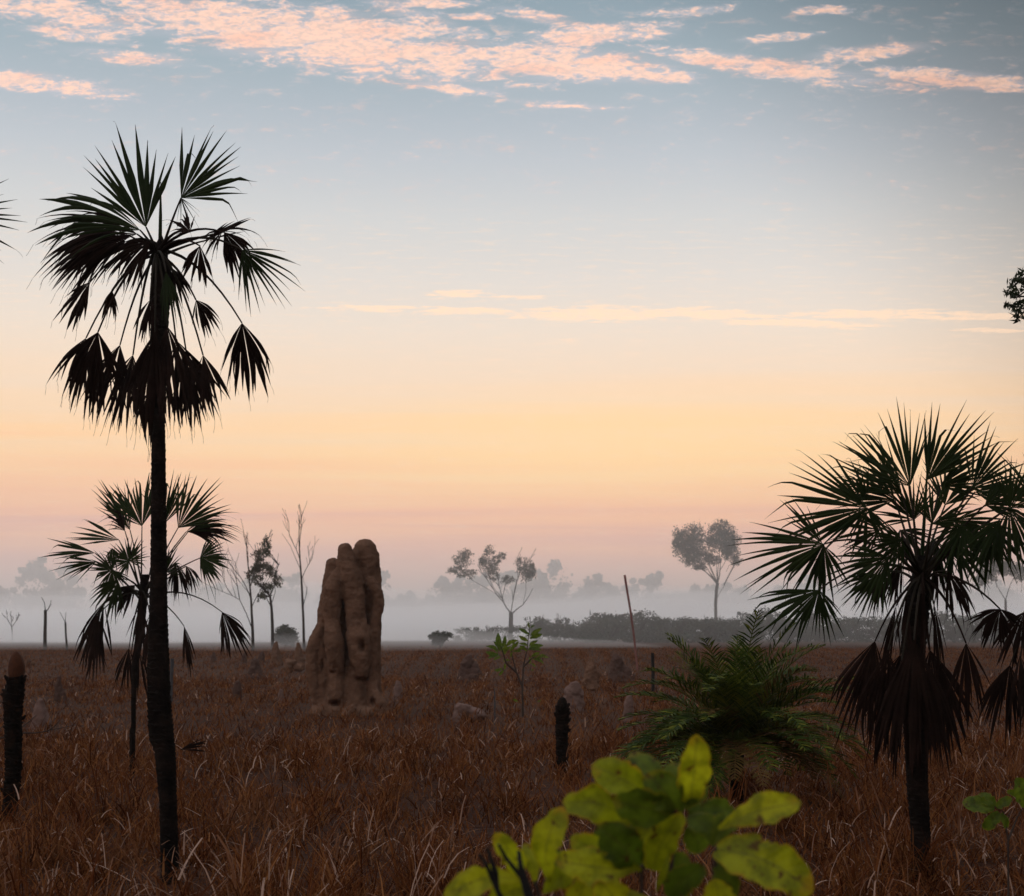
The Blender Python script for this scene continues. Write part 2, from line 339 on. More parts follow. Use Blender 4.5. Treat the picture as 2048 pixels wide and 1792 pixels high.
# ------------------------------------------------------------------ fan palms
def unit(v): return v / max(1e-9, v.length)
def fan_blade(hub, ang, Lm, spread, dead=False, droop=None, dphi=6.5, yaw=0.0, pitch=0.0, seed=0, rs=None, narrow=1.0, curl=0.0, taperside=.3):
    """a costapalmate blade: segments fused near the hub, then free, tapering and drooping"""
    rd = random.Random(seed)
    a = Vector((math.cos(ang), 0, math.sin(ang))); s = Vector((-math.sin(ang), 0, math.cos(ang))); n = Vector((0, -1, 0))
    q = Matrix.Rotation(yaw, 3, a); s = q @ s; n = q @ n
    q = Matrix.Rotation(pitch, 3, s); a = q @ a; n = q @ n
    droop = (1.6 if dead else .22) if droop is None else droop
    mb = MB(); N = max(3, int(round(math.degrees(spread) / dphi))); dp = spread / N
    if dead: N = int(N * 1.7); dp0 = dp; dp = spread / N
    wa = math.tan((dp0 if dead else dp) / 2)
    down = Vector((0, 0, -1)); cup = .16 if not dead else .3
    for i in range(N):
        ph = -spread / 2 + (i + .5) * dp + (rd.uniform(-.16, .16) * dp if not dead else rd.uniform(-1.3, 1.3) * dp)
        k = abs(ph) / (spread / 2)
        L = Lm * (1 - taperside * k ** 2) * rd.uniform(.80, 1.07)
        if dead and rd.random() < .12: L *= rd.uniform(.5, .8)
        r_s = L * ((rd.uniform(.36, .52) if rs is None else rs * rd.uniform(.85, 1.15)) if not dead else rd.uniform(.4, .65))
        d0 = a * math.cos(ph) + s * math.sin(ph)
        d0 = unit(d0 + s * rd.gauss(0, .03 if not dead else .06) - n * cup * (math.cos(ph) - .3) * .6 - n * rd.uniform(-.05, .05))
        side = -a * math.sin(ph) + s * math.cos(ph)
        tw = rd.uniform(-.5, .5) if dead else rd.uniform(-.12, .12)
        K = 9; p = Vector(hub); rows = []; t_prev = 0
        ts = [0, .12, .24, .36, .46, .56, .66, .76, .86, .94, 1.0]
        dr = droop * rd.uniform(.6, 1.5)
        kink = rd.uniform(.5, .85) if rd.random() < (.16 if not dead else .3) else 9; kv = Vector((rd.uniform(-.5, .5), rd.uniform(-.5, .5), -rd.uniform(.5, 1.5)))
        if not dead and rd.random() < .05: continue
        for t_ in ts:
            dd = unit(d0 + down * dr * max(0, t_ - .12) ** 1.4 * 1.6 + n * (curl * max(0, t_ - .6)))
            if t_ > kink: dd = unit(dd + kv * min(1, (t_ - kink) * 6))
            if t_ > 0: p = p + dd * (L * (t_ - t_prev))
            t_prev = t_; r = L * t_
            w = r * wa * 1.12
            wm = r_s * wa * 1.12 * narrow * (.92 if dead else .86)
            if r > r_s:
                w = wm * (1 - (r - r_s) / (L - r_s)) ** (.9 if not dead else .75)
            w = max(w, .0006)
            sd = (side * math.cos(tw * t_) + n * math.sin(tw * t_))
            rows.append([p - sd * w, p + n * w * .4, p + sd * w])
        mb.quadstrip(rows)
        if rd.random() < (.4 if dead else .1):      # a loose fibre at the tip
            e = p + dd * rd.uniform(.02, .05) + Vector((rd.uniform(-.015, .015), rd.uniform(-.01, .01), -rd.uniform(.01, .05)))
            mb.tube([p, (p + e) / 2 + Vector((.003, 0, .003)), e], .001, 3, cap=False)
    return mb

def bez(p0, p1, p2, n=9):
    return [(p0 * (1 - t) ** 2 + p1 * 2 * t * (1 - t) + p2 * t * t) for t in (i / (n - 1) for i in range(n))]

def frond(root, crown, hub, ang, Lm, spread, dead, seed, **kw):
    rd = random.Random(seed * 31 + 5)
    kw.setdefault('yaw', R(rd.uniform(-22, 22))); kw.setdefault('pitch', R(rd.uniform(-18, 18)))
    if dead and 240 < math.degrees(ang) < 300: kw['droop'] = kw.get('droop', 1.0) * .6; spread *= 1.3; kw['dphi'] = kw.get('dphi', 5) * 1.1
    pet = kw.pop('pet', True); pr = kw.pop('pr', .007)
    mb = fan_blade(hub, ang, Lm, spread, dead, seed=seed, **kw)
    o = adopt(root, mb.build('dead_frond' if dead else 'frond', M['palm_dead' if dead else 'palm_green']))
    if pet:
        d = hub - crown; up = Vector((0, 0, 1)); h = d.length
        ctrl = crown + d * .5 + up * h * (.30 if d.z < h * .3 else .06)
        tb = MB(); pts = bez(crown, ctrl, hub)
        tb.tube(pts, [pr * (1.6 - .9 * i / 8) for i in range(9)], 6)
        po = tb.build('petiole', M['palm_dead' if dead and rd.random() < .4 else 'petiole']); po.parent = o
    return o

def scaly_trunk(name, prof, d, mat, root=None, ring=.032, rough=.05, sides=18, ledge=.035):
    """prof = (px, py, width px) down the stem; leaf-scar rings as small ledges"""
    prof = sorted(prof, key=lambda q: q[1])
    pys = [q[1] for q in prof]; H = (pys[-1] - pys[0]) * d / F
    n = max(6, int(H / ring)); mb = MB(); rows = []
    rd = random.Random(int(pys[0] * 7 + prof[0][0]))
    for i in range(n + 1):
        for part in (0, 1):
            if i == n and part: continue
            fy = pys[0] + (pys[-1] - pys[0]) * (i + (.82 if part else 0)) / n
            x = np.interp(fy, pys, [q[0] for q in prof]); w = np.interp(fy, pys, [q[2] for q in prof])
            c = P(x, fy, d); r = w * d / F / 2 * (1 + (-ledge if part else ledge))
            rows.append([c + Vector((math.cos(a), math.sin(a), 0)) * r * (1 + rd.uniform(-rough, rough)) + Vector((0, 0, rd.uniform(-.3, .3) * ring)) for a in (2 * math.pi * k / sides for k in range(sides))])
    mb.quadstrip(rows, 0, True); N = len(rows)
    mb.f.append(tuple(range(sides))); mb.mi.append(0); mb.f.append(tuple((N - 1) * sides + k for k in range(sides))[::-1]); mb.mi.append(0)
    o = mb.build(name, mat)
    return adopt(root, o) if root else o

def palm(label, d, basept, crownpt, trunk, fronds, seed, group, spear=None, ddepth=.28, kwall=None, ring=.03):
    base = P(basept[0], basept[1], d); base.z = 0
    root = thing('fan_palm', base, label, 'palm', group)
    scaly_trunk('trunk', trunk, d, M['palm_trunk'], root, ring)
    for i, fr in enumerate(fronds):
        hx, hy, ang, Lp, spread, kind = fr[:6]; kw = dict(fr[6]) if len(fr) > 6 else {}
        rd = random.Random(seed + i)
        cpx, cpy = kw.pop('c', crownpt)
        dep = kw.pop('dy', rd.uniform(-ddepth, ddepth))
        dd = d + dep
        if seed in (200, 300) and kind == 'g': Lp *= 1.09
        hub = P(hx, hy, dd)
        crown = P(cpx + rd.uniform(-2, 2), cpy + rd.uniform(-6, 6), d) + Vector((0, .03 if dep > 0 else -.03, 0))
        frond(root, crown, hub, R(ang), Lp * d / F, R(spread), kind == 'd', seed * 100 + i, **kw)
    if spear:
        mb = MB(); pts = [P(x, y, d) for x, y in spear]; n = len(pts)
        mb.tube(pts, [.5 * 4.2 * d / F * (1 - .85 * (i / (n - 1)) ** 2) for i in range(n)], 6)
        adopt(root, mb.build('spear_leaf', M['palm_green']))
    return root

PG = 'sand palms standing in the dry grass'
FL = dict(yaw=0, pitch=R(8))
# tall palm at the left
palm('tall thin fan palm with dead fronds hanging round its trunk, nearest at the left', 8.9, (170, 885), (159, 252),
     [(161, 236, 3), (160, 250, 13), (161, 270, 19), (161, 290, 20), (160, 312, 18), (159, 345, 17), (158.5, 420, 13), (158.5, 453, 14), (158.7, 560, 16), (158.3, 620, 18.6), (158.3, 670, 22), (159, 700, 23.7), (161.5, 738, 24.5), (165, 752, 20.5), (168, 800, 17.4), (170, 870, 17.8), (170, 886, 19)],
     [(146, 227, 106, 112, 74, 'g', dict(yaw=R(12), pitch=R(6), dphi=6.4, droop=.05, dy=-.05, rs=.5)),
      (181, 198, 46, 82, 98, 'g', dict(yaw=R(-8), pitch=0, dphi=6.6, droop=.10, dy=.1, taperside=.1, rs=.48)),
      (181, 198, 285, 34, 100, 'g', dict(yaw=0, dphi=12, droop=.15, dy=.1, pet=False, rs=.15)),
      (140, 230, 157, 124, 52, 'g', dict(yaw=R(14), dphi=4.2, droop=.5, rs=.66, dy=-.2)),
      (137, 234, 168, 122, 58, 'd', dict(yaw=R(10), dphi=3.4, droop=.6, dy=-.1)),
      (130, 236, 182, 106, 62, 'd', dict(yaw=R(6), dphi=3.8, droop=.6, dy=.15)),
      (126, 242, 174, 98, 66, 'd', dict(yaw=R(-8), dphi=4, droop=.8, dy=.05, narrow=1.15)), (150, 242, 205, 64, 80, 'd', dict(dphi=6, droop=.6, dy=-.2)),
      (140, 240, 215, 78, 46, 'd', dict(yaw=R(20), dphi=6.5, droop=.5, dy=.25)),
      (222, 232, 200, 30, 90, 'd', dict(dphi=8, droop=.7)),
      (208, 240, 36, 58, 34, 'd', dict(dphi=9, droop=.15, taperside=.4)),
      (218, 232, 24, 56, 12, 'd', dict(dphi=6, droop=.9, narrow=.6, pet=False)),
      (224, 232, -62, 54, 80, 'd', dict(dphi=10, droop=.5)),
      (200, 246, 262, 40, 70, 'd', dict(dphi=9, droop=.6)),
      (242, 250, -42, 72, 110, 'g', dict(yaw=R(-15), dphi=8, droop=.22, rs=.34)),
      (90, 282, 232, 60, 62, 'd', dict(dphi=9, droop=.25, rs=.5)),
      (112, 290, 258, 36, 44, 'd', dict(dphi=8, droop=.3)),
      (98, 332, 258, 86, 66, 'd', dict(dphi=4.6, droop=.9, dy=-.25)),
      (133, 355, 260, 84, 50, 'd', dict(dphi=4.6, droop=.5, dy=-.1)),
      (150, 300, 262, 44, 50, 'd', dict(dphi=6, droop=.5, dy=-.3)),
      (167, 326, 280, 100, 46, 'd', dict(dphi=4.4, droop=.6, dy=-.35)),
      (176, 340, 288, 92, 50, 'd', dict(dphi=4.6, droop=.5, dy=.2)),
      (150, 345, 265, 78, 44, 'd', dict(dphi=5, droop=.6, dy=.3)),
      (203, 355, 278, 64, 52, 'd', dict(dphi=5.5, droop=.5, dy=-.1)),
      (242, 323, 272, 80, 66, 'd', dict(dphi=5.4, droop=.9, yaw=R(10))),
      (166, 272, 281, 62, 46, 'g', dict(dphi=6, droop=.7, dy=-.35)),
      (172, 268, 300, 40, 60, 'd', dict(dphi=9, droop=.6)),
      (190, 232, 130, 30, 90, 'd', dict(dphi=14, droop=.3, narrow=.6)),
      (120, 345, 256, 88, 50, 'd', dict(dphi=5, droop=.7, dy=.15)), (186, 350, 281, 84, 46, 'd', dict(dphi=5, droop=.7, dy=.1)), (155, 332, 267, 108, 36, 'd', dict(dphi=5, droop=.8, dy=-.4)), (86, 338, 248, 74, 50, 'd', dict(dphi=6, droop=.6, dy=.1)), (196, 300, 300, 40, 80, 'd', dict(dphi=9, droop=.5)),
      (148, 392, 262, 48, 30, 'd', dict(dphi=6, droop=.5, dy=.2, c=(158, 350)))],
     100, PG, spear=[(160, 250), (160.5, 215), (160.8, 182)])

# smaller palm behind it
palm('shorter fan palm with a thin stem, behind the tall palm trunk', 15.4, (133, 790), (143, 596),
     [(145, 575, 8), (143, 600, 9), (139, 640, 8), (135, 665, 6.5), (133.5, 700, 5), (133.5, 725, 4.6), (132.5, 730, 6), (132, 778, 5), (132, 790, 5)],
     [(142, 526, 108, 58, 100, 'g', dict(dphi=4.8, rs=.56, droop=.08, yaw=R(10))),
      (130, 530, 118, 55, 70, 'g', dict(dphi=4.8, rs=.56, droop=.1, dy=.3)),
      (164, 524, 84, 52, 80, 'g', dict(dphi=5, rs=.54, droop=.08, dy=.2)),
      (178, 528, 50, 60, 90, 'g', dict(dphi=4.8, rs=.56, droop=.12, yaw=R(-10))),
      (186, 532, 27, 60, 44, 'g', dict(dphi=4.4, droop=.55)),
      (188, 532, 10, 52, 60, 'd', dict(dphi=5, droop=.6)),
      (125, 531, 128, 34, 60, 'd', dict(dphi=6, droop=.4)),
      (119, 540, 158, 56, 42, 'g', dict(dphi=5, rs=.54, droop=.08, yaw=R(20))),
      (112, 548, 280, 22, 100, 'g', dict(dphi=9, droop=.4, pet=False)),
      (95, 553, 170, 52, 40, 'g', dict(dphi=5, rs=.54, droop=.12, yaw=R(20))),
      (96, 562, 196, 40, 66, 'g', dict(dphi=7, droop=.12)),
      (112, 570, 200, 27, 290, 'g', dict(dphi=10, droop=.1, dy=-.3)),
      (129, 561, 120, 24, 300, 'g', dict(dphi=10, droop=.1, dy=-.3)),
      (118, 580, 235, 44, 100, 'g', dict(dphi=9, droop=.3)),
      (135, 585, 225, 46, 70, 'd', dict(dphi=9, droop=.4)),
      (200, 558, -10, 30, 170, 'g', dict(dphi=8, droop=.2, rs=.6)),
      (200, 560, -55, 46, 60, 'g', dict(dphi=9, droop=.2, pet=False, rs=.2)),
      (176, 563, 276, 42, 50, 'd', dict(dphi=6, droop=.8)),
      (186, 566, 300, 30, 60, 'd', dict(dphi=7, droop=.8)),
      (166, 572, 60, 26, 160, 'g', dict(dphi=9, droop=.2, dy=.4)),
      (104, 602, 246, 84, 30, 'd', dict(dphi=3.6, droop=.7)),
      (98, 615, 262, 66, 40, 'd', dict(dphi=4.4, droop=.7)),
      (129, 648, 264, 50, 40, 'd', dict(dphi=4.6, droop=.6)),
      (141, 604, 268, 66, 30, 'd', dict(dphi=4.6, droop=.7)),
      (150, 615, 272, 66, 36, 'd', dict(dphi=5, droop=.6)),
      (139, 651, 272, 46, 34, 'd', dict(dphi=5, droop=.6)),
      (184, 626, 279, 50, 24, 'd', dict(dphi=4, droop=.7)),
      (222, 612, 294, 52, 66, 'd', dict(dphi=5, droop=.6))],
     200, PG, ddepth=.45, ring=.04)

# fan palm at the right
palm('broad fan palm beside the cycad with a shaggy skirt of dead fronds', 8.9, (919, 882), (921, 578),
     [(922, 556, 9), (921, 580, 19), (918, 600, 24), (914, 640, 24), (912, 690, 22), (915, 740, 21), (918, 795, 21), (920.5, 830, 19), (921, 868, 18), (921, 884, 19)],
     [(910, 486, 117, 88, 108, 'g', dict(dphi=5.2, droop=.08, yaw=R(8))),
      (902, 494, 138, 84, 76, 'g', dict(dphi=5.6, droop=.1, dy=.2)),
      (867, 508, 172, 90, 110, 'g', dict(dphi=6.2, droop=.1, yaw=R(5), pitch=R(5), dy=-.2)),
      (867, 508, 268, 52, 110, 'g', dict(dphi=8, droop=.12, dy=-.2, pet=False)),
      (868, 500, 118, 40, 60, 'g', dict(dphi=8, droop=.1, dy=-.22, pet=False)),
      (824, 544, 186, 94, 66, 'g', dict(dphi=6, droop=.14, yaw=R(12))),
      (824, 544, 240, 76, 80, 'g', dict(dphi=8, droop=.12, pet=False)),
      (822, 543, 130, 54, 40, 'g', dict(dphi=7, droop=.1, pet=False)),
      (824, 546, 290, 48, 60, 'g', dict(dphi=9, droop=.2, pet=False)),
      (888, 557, 212, 64, 130, 'g', dict(dphi=7, droop=.15, dy=-.3)),
      (819, 590, 212, 80, 76, 'g', dict(dphi=6.2, droop=.16, yaw=R(10), dy=-.25)),
      (819, 590, 282, 50, 90, 'g', dict(dphi=7, droop=.2, dy=-.25, pet=False)),
      (927, 480, 56, 84, 74, 'g', dict(dphi=6.4, droop=.05, yaw=R(-14))),
      (940, 486, 20, 62, 80, 'g', dict(dphi=7, droop=.12, dy=.25)),
      (972, 488, 48, 70, 100, 'g', dict(dphi=6, droop=.1)),
      (975, 492, 352, 60, 70, 'g', dict(dphi=7, droop=.15, dy=.2)),
      (1009, 508, 60, 50, 120, 'g', dict(dphi=7, droop=.15)),
      (1009, 508, 285, 80, 110, 'g', dict(dphi=6.5, droop=.35, rs=.5)),
      (1000, 520, 240, 62, 90, 'g', dict(dphi=7.5, droop=.3, dy=-.3)),
      (964, 525, 235, 48, 150, 'g', dict(dphi=8, droop=.2)),
      (990, 525, 285, 66, 110, 'g', dict(dphi=8, droop=.3)),
      (895, 500, 150, 66, 110, 'g', dict(dphi=7, droop=.1, dy=.3)), (945, 505, 70, 60, 110, 'g', dict(dphi=7, droop=.1, dy=.35)), (985, 505, 20, 56, 100, 'g', dict(dphi=7.5, droop=.1, dy=-.3)), (880, 530, 190, 52, 120, 'g', dict(dphi=8, droop=.15, dy=.4)), (955, 520, 330, 60, 120, 'g', dict(dphi=8, droop=.2, dy=-.2)),
      (955, 545, 290, 56, 100, 'g', dict(dphi=9, droop=.3, dy=.3)),
      (935, 540, 265, 46, 120, 'g', dict(dphi=10, droop=.2, dy=.3)),
      (900, 530, 300, 52, 140, 'g', dict(dphi=9, droop=.15, dy=.35)),
      (914, 520, 118, 52, 150, 'g', dict(dphi=7.5, droop=.15, dy=.3)), (932, 524, 62, 50, 150, 'g', dict(dphi=7.5, droop=.15, dy=-.3)), (903, 540, 205, 46, 150, 'g', dict(dphi=8, droop=.2, dy=-.35)), (944, 545, 350, 46, 150, 'g', dict(dphi=8, droop=.2, dy=.3)), (880, 575, 230, 50, 120, 'g', dict(dphi=8, droop=.25, dy=.3)),
      (936, 556, 256, 60, 70, 'd', dict(dphi=7, droop=.5, dy=.3)), (902, 562, 236, 56, 60, 'd', dict(dphi=7, droop=.5, dy=.25)), (948, 572, 300, 60, 60, 'd', dict(dphi=7, droop=.6, dy=-.2)),
      (1000, 609, 262, 46, 130, 'd', dict(dphi=7, droop=.4)),
      (966, 643, 272, 84, 40, 'd', dict(dphi=4.2, droop=.6)),
      (875, 641, 256, 112, 54, 'd', dict(dphi=3.8, droop=.5, dy=-.2)),
      (888, 650, 268, 120, 42, 'd', dict(dphi=3.8, droop=.6, dy=-.32)),
      (902, 660, 272, 118, 40, 'd', dict(dphi=4, droop=.7, dy=-.4)),
      (925, 660, 274, 112, 46, 'd', dict(dphi=4, droop=.7, dy=-.35)),
      (940, 664, 278, 108, 40, 'd', dict(dphi=4, droop=.7, dy=-.1)),
      (900, 655, 262, 116, 50, 'd', dict(dphi=4, droop=.7, dy=.25)),
      (930, 650, 280, 116, 50, 'd', dict(dphi=4, droop=.7, dy=.3)),
      (914, 640, 269, 128, 40, 'd', dict(dphi=4, droop=.7, dy=-.45)),
      (906, 596, 266, 80, 18, 'd', dict(dphi=3, droop=.7, dy=-.25)),
      (922, 594, 272, 84, 18, 'd', dict(dphi=3, droop=.7, dy=-.28)),
      (934, 604, 276, 80, 18, 'd', dict(dphi=3, droop=.7, dy=-.2)),
      (896, 606, 264, 80, 16, 'd', dict(dphi=3, droop=.7, dy=-.1))],
     300, PG, spear=[(921, 585), (923, 540), (926, 490), (929.5, 440)], ddepth=.4)

# palms whose stems stand just outside the frame
palm('fan palm standing past the left edge, only the tips of its fronds in view', 9.4, (-62, 880), (-60, 262),
     [(-60, 250, 10), (-60, 300, 17), (-60, 420, 14), (-61, 600, 17), (-62, 880, 20)],
     [(-56, 216, 4, 78, 150, 'g', dict(dphi=6.6, droop=.1, yaw=0, pitch=0)), (-70, 210, 100, 80, 100, 'g'), (-95, 235, 175, 80, 100, 'g'),
      (-110, 290, 240, 70, 70, 'd'), (-85, 330, 262, 80, 60, 'd'), (-35, 340, 275, 80, 50, 'd'), (-60, 330, 270, 90, 50, 'd')], 400, PG)
palm('fan palm past the right edge, only a drooping dead frond and skirt in view', 10.8, (1062, 836), (1060, 585),
     [(1060, 565, 10), (1060, 600, 18), (1061, 700, 18), (1062, 836, 20)],
     [(1010, 665, 262, 82, 62, 'd', dict(dphi=4.4, droop=1.0)), (1024, 612, 248, 60, 60, 'd', dict(dphi=6, droop=.8)), (1020, 655, 272, 80, 40, 'd', dict(dphi=5, droop=1)),
      (1045, 655, 268, 100, 50, 'd'), (1075, 650, 280, 100, 50, 'd'), (1040, 505, 120, 70, 100, 'g'), (1085, 500, 60, 80, 100, 'g'), (1105, 545, 0, 80, 100, 'g')], 500, PG)

# ------------------------------------------------------------------ termite mounds
def sdf_mound(name, cols, mat, voxel, disp, dscale, dents=(), smooth=3, seed=0):
    """cols: list of columns [(x, y, z, r) ...]; spheres along each are fused and roughened"""
    import bmesh
    bm = bmesh.new()
    for col in cols:
        for k in range(len(col) - 1):
            a, b_ = col[k], col[k + 1]
            L = (Vector(b_[:3]) - Vector(a[:3])).length; n = max(1, int(L / (.3 * min(a[3], b_[3]))))
            for i in range(n + (1 if k == len(col) - 2 else 0)):
                f = i / n; p = [a[q] * (1 - f) + b_[q] * f for q in range(4)]
                bmesh.ops.create_icosphere(bm, subdivisions=2, radius=p[3], matrix=Matrix.Translation(p[:3]))
    me = bpy.data.meshes.new('tmp'); bm.to_mesh(me); bm.free()
    o = bpy.data.objects.new('tmp', me); COL.objects.link(o)
    rm = o.modifiers.new('r', 'REMESH'); rm.mode = 'VOXEL'; rm.voxel_size = voxel
    sm = o.modifiers.new('s', 'SMOOTH'); sm.factor = .5; sm.iterations = smooth
    for dsc, dst in ((dscale, disp), (dscale * .3, disp * .4)):
        tx = bpy.data.textures.new('n', 'CLOUDS'); tx.noise_scale = dsc; tx.noise_depth = 3
        dm = o.modifiers.new('d', 'DISPLACE'); dm.texture = tx; dm.strength = dst; dm.texture_coords = 'GLOBAL'; dm.mid_level = .5
    dg = bpy.context.evaluated_depsgraph_get(); dg.update()
    m2 = bpy.data.meshes.new_from_object(o.evaluated_get(dg)); bpy.data.objects.remove(o); bpy.data.meshes.remove(me)
    n = len(m2.vertices); co = np.empty(n * 3, np.float32); m2.vertices.foreach_get('co', co); co = co.reshape(-1, 3)
    for (x, y, z, r, dep, stretch) in dents:
        q = np.exp(-(((co[:, 0] - x) / r) ** 2 + ((co[:, 2] - z) / (r * stretch)) ** 2)) * (co[:, 1] < y)
        co[:, 1] += dep * q
    m2.vertices.foreach_set('co', co.ravel()); m2.materials.clear(); m2.materials.append(mat)
    m2.polygons.foreach_set('use_smooth', [True] * len(m2.polygons)); m2.update(); m2.name = name
    r = bpy.data.objects.new(name, m2); COL.objects.link(r); return r

MD = 26.5
def mc(cx, cy, r, y):     # mound drawing units (zoomed study of the photograph) -> metres round the mound's own base
    k = MD / F / 5.486
    return ((cx - 440) * k, y, (1125 - cy) * k, r * k)
cols = [
    [mc(470, 330, 46, .25), mc(470, 460, 85, .38), mc(455, 650, 105, .46), mc(440, 850, 115, .5), mc(440, 1130, 140, .5)],
    [mc(478, 262, 50, .14), mc(480, 330, 60, .2), mc(500, 450, 74, .24)], [mc(405, 300, 40, .12), mc(400, 380, 52, .18), mc(400, 470, 60, .22)],
    [mc(534, 220, 67, .18), mc(550, 262, 66, .18), mc(560, 420, 70, .22), mc(566, 600, 60, .24), mc(560, 800, 62, .22), mc(545, 1130, 84, .2)],
    [mc(430, 224, 42, -.02), mc(440, 290, 56, -.05), mc(466, 390, 66, -.09), mc(490, 520, 60, -.11), mc(495, 600, 56, -.13), mc(505, 690, 70, -.14), mc(515, 790, 62, -.18), mc(528, 860, 42, -.2), mc(530, 900, 32, -.2)],
    [mc(480, 850, 55, .05), mc(480, 960, 66, 0), mc(490, 1130, 80, -.05)],
    [mc(398, 335, 22, -.10), mc(384, 380, 42, -.12), mc(372, 440, 58, -.14), mc(362, 540, 52, -.12), mc(366, 610, 44, -.13), mc(372, 680, 50, -.2), mc(378, 740, 56, -.22), mc(386, 810, 52, -.2), mc(388, 900, 46, -.12), mc(385, 1000, 54, -.12), mc(380, 1130, 75, -.1)],
    [mc(362, 300, 42, .08), mc(345, 370, 40, .08), mc(335, 470, 42, .06), mc(312, 560, 36, .05), mc(310, 650, 40, .04), mc(300, 800, 60, .08), mc(320, 1130, 70, .1)],
    [mc(300, 640, 30, -.02), mc(268, 720, 36, -.04), mc(252, 780, 38, -.06), mc(252, 860, 36, -.08), mc(258, 930, 34, -.06), mc(265, 990, 30, -.04), mc(285, 1060, 30, 0), mc(290, 1130, 44, 0)],
    [mc(570, 400, 34, .0), mc(606, 460, 36, .02), mc(612, 520, 36, .02), mc(596, 580, 36, .04), mc(580, 680, 36, .03), mc(578, 820, 34, .02), mc(575, 950, 36, 0), mc(590, 1060, 40, -.05), mc(600, 1130, 44, -.05)],
    [mc(610, 1010, 24, -.15), mc(630, 1060, 34, -.2), mc(640, 1130, 40, -.2)],
    [mc(285, 1110, 44, -.05), mc(400, 1130, 50, -.2), mc(500, 1125, 46, -.25), mc(600, 1115, 46, -.15), mc(652, 1110, 28, -.1)],
    [mc(480, 1085, 26, -.42), mc(455, 1130, 36, -.42)]]
k_ = MD / F / 5.486
dents = [((532 - 440) * k_, .05, (1125 - 755) * k_, .05, .16, 1.9), ((385 - 440) * k_, .05, (1125 - 1060) * k_, .085, .22, .6), ((372 - 440) * k_, .05, (1125 - 890) * k_, .05, .1, .6),
         ((325 - 440) * k_, 0, (1125 - 750) * k_, .03, .08, 1), ((590 - 440) * k_, 0, (1125 - 1050) * k_, .05, .12, 1.2), ((440 - 440) * k_, .05, (1125 - 760) * k_, .035, .08, 7), ((310 - 440) * k_, .05, (1125 - 860) * k_, .03, .1, 4),
         ((523 - 440) * k_, 0, (1125 - 925) * k_, .09, .12, .4)]
mo = sdf_mound('termite_mound', cols, M['mound'], .02, .058, .17, dents, smooth=3)
mo.location = P(266.7 + 440 / 5.486, HY, MD); mo.location.z = 0
tag(mo, 'giant fluted red-brown termite mound towering over the grass', 'termite mound', 'termite mounds on the plain')

SM = [  # px, top, visible bottom, width, material, shape, label
    (470, 654, 675, 28, 'mound_dark', 'twin', 'twin-humped dark mound in the grass left of the leafy sapling'),
    (591, 655, 682, 21, 'mound', 'cone', 'broad conical mound behind the pale rounded mound'),
    (621, 653, 675, 30, 'mound_dark', 'slope', 'dark mound sloping to the right at the foot of the leaning pole'),
    (574, 677, 700, 23, 'mound_pale', 'dome', 'pale rounded dome mound behind the charred stump with a knob'),
    (629, 688, 709, 12, 'mound_pale', 'dome', 'small grey-mauve mound just left of the cycad'),
    (469, 701, 709, 33, 'mound_pale', 'flat', 'low flat pale mound between the giant mound and the sapling'),
    (40, 696, 726, 26, 'mound_pale', 'cone', 'pale conical mound right of the charred stump with the orange cone'),
    (61, 672, 692, 14, 'mound_dark', 'slope', 'dark leaning mound behind the pale conical one at the left'),
    (31, 655, 662, 11, 'mound', 'flat', 'tiny far mound just right of the orange cone tip'),
    (276.5, 640, 661, 13, 'mound', 'col', 'reddish pointed column mound under the slender leafy tree'),
    (299, 641, 661, 11, 'mound', 'col', 'reddish narrow mound touching the left edge of the giant mound'),
    (294, 655, 667, 20, 'mound', 'flat', 'low sloping mound at the foot of the giant one on its left'),
    (213.5, 650, 658, 6, 'mound_dark', 'dome', 'tiny black mound right of the narrow dead frond hanging near the tall trunk'),
    (244, 651, 658, 6, 'mound_dark', 'dome', 'tiny dark mound under the bare spreading tree'),
    (261.5, 650, 658, 7.5, 'mound_dark', 'dome', 'round black mound just left of the reddish pointed column'),
    (255, 657, 673, 18, 'mound_dark', 'cone', 'squat grey mound below the bare spreading tree'),
    (281, 685, 693, 7, 'mound_pale', 'dome', 'small pale mound in the grass well left of the giant mound'),
    (237, 676, 691, 11, 'mound_dark', 'dome', 'dim rounded mound right of the tall palm trunk'),
    (398, 676, 691, 10, 'mound_pale', 'dome', 'small pale mound just right of the giant mound')]
SHP = {'dome': [[(0, 0, 0, .5), (0, 0, .5, .42), (.03, 0, .72, .27)]],
       'cone': [[(0, 0, 0, .5), (.02, 0, .4, .36), (0, 0, .7, .24), (.02, 0, .86, .14)], [(-.2, -.1, 0, .34), (-.2, -.1, .2, .26)]],
       'twin': [[(-.12, 0, 0, .42), (-.1, 0, .5, .28), (-.06, 0, .82, .17)], [(.2, -.1, 0, .32), (.2, -.1, .4, .2), (.18, -.1, .55, .14)]],
       'slope': [[(-.18, 0, 0, .34), (-.16, 0, .5, .25), (-.14, 0, .83, .16)], [(.2, 0, 0, .32), (.12, 0, .3, .22)], [(-.1, 0, .55, .15), (.25, 0, .2, .2)]],
       'flat': [[(-.3, 0, 0, .22), (-.28, 0, .6, .2), (-.1, 0, .55, .2)], [(.15, 0, .3, .2), (.3, 0, .3, .2)]],
       'col': [[(0, 0, 0, .5), (0, 0, .3, .42), (-.03, 0, .6, .3), (-.06, 0, .88, .16)], [(.2, 0, 0, .35), (.18, 0, .35, .25)]]}
